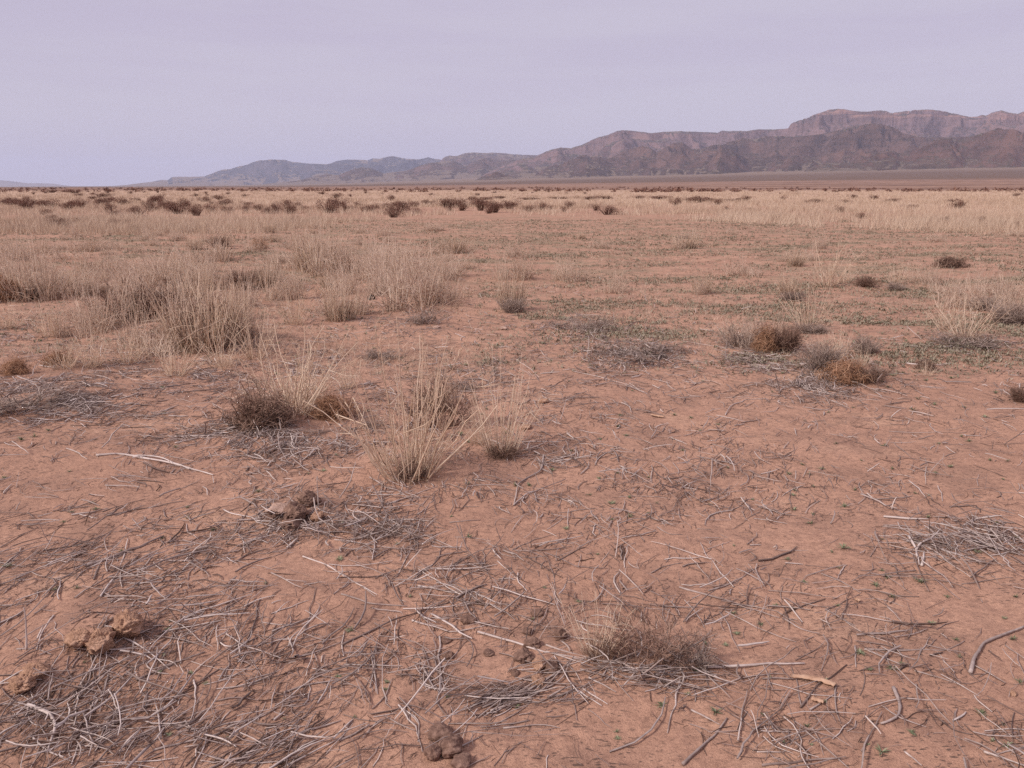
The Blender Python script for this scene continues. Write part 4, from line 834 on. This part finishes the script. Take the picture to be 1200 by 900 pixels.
# ------------------------------------------------------------------ green sprouts and weeds
GV = [rosette(int(R_.integers(14, 26)), 1., 'green', 'green_sprout', .13, R_.uniform(.5, .9)) for _ in range(6)]
def sprout(px, py, rpx, label=None, desc="small green sprout"):
    x, y = map(float, px2g(px, py)); s = math.hypot(y, 1.3) / FPX * rpx
    o = ob("green_sprout", GV[int(R_.integers(0, 6))], loc=(x, y, float(gh(x, y)) + .001), cat="sprout", group="small green sprouts on the sand")
    o.scale = (s, s, s * R_.uniform(.7, 1.1)); o.rotation_euler = (0, 0, float(R_.random() * 6.28))
    if label: o["label"] = label
    else: pend(o, desc, x, y)
sprout(1033, 882, 13, "biggest star shaped green sprout near the bottom edge below the hooked stick")
sprout(988, 643, 12, "wide low green sprout alone on bare sand before the jutting white fork")
for s in [(647, 552, 8), (548, 568, 7), (717, 590, 8), (738, 606, 7), (930, 598, 7), (952, 603, 5), (950, 614, 7), (989, 594, 8), (924, 556, 6), (948, 556, 5), (1046, 550, 5), (832, 592, 5), (882, 586, 4), (853, 549, 4), (1026, 687, 9), (1078, 682, 11), (1040, 677, 8), (1045, 700, 7), (1092, 731, 8), (863, 743, 7), (891, 732, 7),
          (1008, 766, 9), (1045, 784, 9), (1056, 779, 7), (839, 836, 11), (775, 827, 10), (1068, 860, 8), (1150, 836, 10), (1180, 875, 10), (1187, 750, 8), (1125, 771, 6), (1195, 800, 8), (1120, 750, 6), (303, 577, 8), (112, 597, 7), (84, 600, 6), (206, 525, 6), (62, 691, 8), (90, 690, 7), (8, 664, 9), (5, 560, 6), (408, 740, 7), (198, 862, 7),
          (550, 630, 7), (480, 700, 5), (815, 787, 9), (25, 516, 8), (40, 512, 7), (57, 505, 6), (1145, 648, 8), (1075, 635, 7), (398, 656, 8), (250, 622, 7), (190, 631, 6), (800, 528, 5), (810, 490, 6), (820, 505, 4), (1058, 437, 5), (1046, 440, 6), (1086, 446, 6), (1190, 700, 6), (1110, 700, 6), (1000, 478, 4), (905, 460, 4), (1150, 430, 6),
          (540, 510, 9), (548, 518, 7), (575, 425, 4), (470, 420, 5), (700, 650, 4), (860, 640, 4), (770, 590, 4), (690, 580, 5), (760, 560, 4), (980, 520, 4), (1010, 540, 4), (1100, 520, 4), (1160, 540, 5)]:
    sprout(*s)
for i in range(190):
    px = R_.uniform(20, 1190); py = 400 + 480 * R_.random() ** 1.5
    if px < 520 and R_.random() < .5: continue
    sprout(px, py, R_.uniform(3.4, 7.2), desc="tiny green sprout")
def weeds(n, name, label):
    px = R_.uniform(-120, 1320, n * 3); py = 258 + 190 * R_.random(n * 3) ** 1.2
    x, y = px2g(px, py, 3); nz = fbm(x / 2.4, y / 1.4, 4, 77) + .5 * perlin(x / 9, y / 6, 78)
    pr = (.10 + .90 * sm(nz, -.10, .65)) * np.where(px > 560, 1, .65) * np.where(py < 300, 1.9, 1) * np.where((py > 330) & (px < 560), .25, 1) * sm(450 - py, 0, 60)
    for (cx, cy, rx, ry) in [(745, 365, 60, 12), (690, 355, 60, 14), (870, 290, 90, 12), (1040, 290, 160, 12), (900, 335, 120, 12), (1110, 310, 80, 12), (1000, 350, 120, 20), (820, 270, 400, 10), (200, 285, 60, 8), (440, 275, 120, 6)]:
        pr = pr + .28 * np.exp(-((px - cx) / rx)**2 - ((py - cy) / ry)**2) * sm(nz, -.5, .3)
    ok = R_.random(n * 3) < pr; x, y = x[ok][:n], y[ok][:n]; m = len(x); q = 7
    s = R_.uniform(.012, .032, m) * (1 + y / 24); a = R_.random((m, q)) * 2 * np.pi; el = R_.uniform(.1, 1.1, (m, q)); L = s[:, None] * R_.uniform(.5, 1.2, (m, q))
    B = np.stack([x, y, gh(x, y)], 1)[:, None] + np.stack([R_.normal(0, .5, (m, q)) * s[:, None], R_.normal(0, .5, (m, q)) * s[:, None], 0 * a], -1)
    d = np.stack([np.cos(a) * np.cos(el), np.sin(a) * np.cos(el), np.sin(el)], -1) * L[..., None]; sd = np.stack([-np.sin(a), np.cos(a), 0 * a], -1) * (L * .16)[..., None]
    V = np.stack([B, B + d * .55 + sd, B + d, B + d * .55 - sd], 2).reshape(-1, 3); F = np.arange(m * q * 4).reshape(-1, 4)
    ob(name, mesh_np(name, V, [F], M['weed'], np.repeat(np.clip(R_.normal(.5, .22, m), 0, 1), q * 4)), kind="stuff", label=label)
weeds(46000, "ground_cover", "low grey green weeds spread over the bare sand")
def stubble(n):
    px = R_.uniform(-120, 1320, n * 2); py = 256 + 190 * R_.random(n * 2) ** 1.15; x, y = px2g(px, py, 3)
    pr = sm(fbm(x / 3.1 + 50, y / 2.2, 4, 91), -.25, .5) * np.where(px < 560, 1, .55) * sm(455 - py, 0, 50)
    ok = R_.random(n * 2) < pr; x, y = x[ok][:n], y[ok][:n]; m = len(x); q = 6
    h = R_.uniform(.02, .10, m) * (1 + y / 70); a = R_.random((m, q)) * 6.28; r0 = h[:, None] * R_.uniform(.1, .8, (m, q))
    B = np.stack([x[:, None] + r0 * np.cos(a), y[:, None] + r0 * np.sin(a), np.repeat(gh(x, y)[:, None], q, 1) - .004], -1)
    T = B + np.stack([R_.normal(0, .5, (m, q)), R_.normal(0, .5, (m, q)), R_.uniform(.3, 1, (m, q))], -1) * h[:, None, None]
    w = (np.maximum(.0016, y * 1.6e-4))[:, None]; t = R_.random((m, q)) * 6.28; sd = np.stack([np.cos(t) * w, np.sin(t) * w, 0 * t], -1)
    V = np.stack([B - sd, B + sd, T], 2).reshape(-1, 3)
    ob("stubble", mesh_np("stubble", V, [np.arange(m * q * 3).reshape(-1, 3)], M['field'], np.repeat(R_.random(m), q * 3)), kind="stuff", label="short dead stubble and dry weeds between the grass tufts")
stubble(26000)

# ------------------------------------------------------------------ the far grassland as one mass
def grass_mass(n, name, label):
    px = R_.uniform(-160, 1360, n * 2); py = 223.2 + 52 * R_.random(n * 2) ** 1.25
    x, y = px2g(px, py, 2); nz = fbm(x / 14, y / 9, 4, 31)
    top = np.interp(px, [0, 320, 420, 480, 740, 930, 1100], [276, 274, 258, 250, 250, 262, 270]) + 5 * perlin(px / 60, px * 0, 5) + 7 * fbm(x / 5, y / 8, 3, 6)
    pr = sm(top - py, -7, 9) * (.12 + .88 * sm(nz, -.35, .35)) * np.where(px > 860, 1.3, 1)
    ok = (R_.random(n * 2) < pr) & (y < 900); x, y = x[ok][:n], y[ok][:n]; m = len(x); q = 15
    h = R_.uniform(.25, .60, m) * np.where(azx(x, y) > 850, 1.15, 1); z = gh(x, y)
    wd = .28 * (1 + y / 260); a = R_.random((m, q)) * 2 * np.pi; r0 = wd[:, None] * np.sqrt(R_.random((m, q)))
    B = np.stack([x[:, None] + r0 * np.cos(a), y[:, None] + r0 * np.sin(a), np.repeat(z[:, None], q, 1) - .02], -1); hh = h[:, None] * R_.uniform(.45, 1, (m, q))
    Tp = B + np.stack([R_.normal(0, .35, (m, q)) * hh + .3 * r0 * np.cos(a), R_.normal(0, .35, (m, q)) * hh + .3 * r0 * np.sin(a), hh], -1)
    w = (np.maximum(.006, y * 1.7e-4))[:, None]; t = R_.random((m, q)) * 2 * np.pi; sd = np.stack([np.cos(t) * w, np.sin(t) * w, 0 * t], -1)
    V = np.stack([B - sd, B + sd, Tp], 2).reshape(-1, 3); F = np.arange(m * q * 3).reshape(-1, 3)
    v = np.clip(.55 + .22 * perlin(x / 20, y / 20, 8)[:, None] + R_.normal(0, .16, (m, q)), 0, 1)
    ob(name, mesh_np(name, V, [F], M['field'], np.repeat(v.ravel(), 3)), kind="stuff", label=label)
grass_mass(20000, "dry_grass", "pale dry grass covering the far plain")
def scrub_mass(n):
    px = R_.uniform(-160, 1360, n); py = 220.6 + 7 * R_.random(n) ** 1.3; x, y = px2g(px, py, 2); ok = (y < 1400) & (y > 300) & (perlin(x / 60, y / 60, 40) > .1); x, y = x[ok], y[ok]; m = len(x); q = 26
    s = R_.uniform(.5, 1.3, m) * (1 + y / 1500); d = R_.normal(size=(m, q, 3)); d /= np.linalg.norm(d, axis=2, keepdims=True); d[..., 2] = np.abs(d[..., 2])
    c = np.stack([x, y, gh(x, y)], 1)[:, None] + d * (s[:, None, None]) * np.array([1, 1, .9]) * R_.uniform(.3, 1, (m, q, 1)); u = R_.normal(size=(m, q, 3)) * .22 * s[:, None, None]; w = R_.normal(size=(m, q, 3)) * .22 * s[:, None, None]
    V = np.stack([c - u, c + w, c + u], 2).reshape(-1, 3)
    ob("scrub", mesh_np("scrub", V, [np.arange(m * q * 3).reshape(-1, 3)], M['shrub'], np.repeat(np.clip(R_.normal(.6, .25, m * q), 0, 1), 3)), kind="stuff", label="dark low scrub beyond the pale grassland")
scrub_mass(3500)
resolve_labels()

# ------------------------------------------------------------------ haze
def haze():
    L, b, t = 54000, -4, 1600
    V = np.array([(x, y, z) for z in (b, t) for x, y in ((-L, -L), (L, -L), (L, L), (-L, L))], float)
    F = np.array([(0, 3, 2, 1), (4, 5, 6, 7), (0, 1, 5, 4), (1, 2, 6, 5), (2, 3, 7, 6), (3, 0, 4, 7)])
    m = bpy.data.materials.new("haze_air"); m.use_nodes = True; nt = m.node_tree; nt.nodes.clear()
    o = nt.nodes.new("ShaderNodeOutputMaterial"); v = nt.nodes.new("ShaderNodeVolumePrincipled")
    v.inputs["Color"].default_value = (.70, .77, 1., 1); v.inputs["Density"].default_value = 2.3e-5; v.inputs["Anisotropy"].default_value = .0
    nt.links.new(v.outputs[0], o.inputs["Volume"])
    ob("haze", mesh_np("haze", V, [F], m), kind="stuff", label="thin pale haze over the whole plain")
haze()

# ------------------------------------------------------------------ sky and sun
SUN_EL, SUN_AZ = rad(39), rad(-122)       # azimuth from +Y towards +X
w = bpy.data.worlds.new("World"); scene.world = w; w.use_nodes = True; nt = w.node_tree; bg = nt.nodes["Background"]
sky = nt.nodes.new("ShaderNodeTexSky"); sky.sky_type = 'NISHITA'; sky.sun_disc = False; sky.sun_elevation = SUN_EL; sky.sun_rotation = SUN_AZ; sky.dust_density = 2
tc = nt.nodes.new("ShaderNodeTexCoord"); sxyz = nt.nodes.new("ShaderNodeSeparateXYZ"); nt.links.new(tc.outputs["Generated"], sxyz.inputs[0])
cl = noise(nt, mapping(nt, tc.outputs["Generated"], (1.2, 1.2, 5)), 1.5, 5, .5)
veil = ramp(nt, sxyz.outputs[2], [(0, (6.3, 5.75, 6.8)), (.10, (5.95, 5.35, 6.6)), (.22, (5.5, 4.85, 6.3)), (.5, (6.8, 6.0, 7.4)), (1, (7.6, 6.7, 7.9))])
veil = mixc(nt, mapr(nt, cl, .3, .7, 0, .10), veil, (6.9, 5.9, 7.8))
cl2 = noise(nt, mapping(nt, tc.outputs['Generated'], (.8, .8, 7), .4), 2.2, 7, .6)
veil = mixc(nt, mapr(nt, cl2, .38, .62, 0, .5), veil, (6.6, 6.1, 7.1))
nt.links.new(mixc(nt, .90, sky.outputs[0], veil), bg.inputs[0]); bg.inputs[1].default_value = .077
sd = bpy.data.lights.new("sun", 'SUN'); sd.energy = 2.8; sd.angle = rad(10); sd.color = (1, .93, .88); so = bpy.data.objects.new("sun", sd); COL.objects.link(so)
so.rotation_euler = (rad(90) - SUN_EL, 0, -SUN_AZ + math.pi) if False else (0, 0, 0)
from mathutils import Vector
dirv = Vector((math.sin(SUN_AZ) * math.cos(SUN_EL), math.cos(SUN_AZ) * math.cos(SUN_EL), math.sin(SUN_EL))); so.rotation_euler = dirv.to_track_quat('Z', 'Y').to_euler()

vs = scene.view_settings; vs.view_transform = 'Standard'; vs.look = 'None'; vs.gamma = 1; vs.use_curve_mapping = False; vs.exposure = 0.38
scene.render.engine = 'CYCLES'; c = scene.cycles; c.sampling_pattern = 'AUTOMATIC'; c.adaptive_threshold = .003; c.sample_clamp_indirect = 3; c.max_bounces = 6; c.diffuse_bounces = 4; c.transmission_bounces = 4; c.volume_bounces = 1; c.use_denoising = False; c.transparent_max_bounces = 8
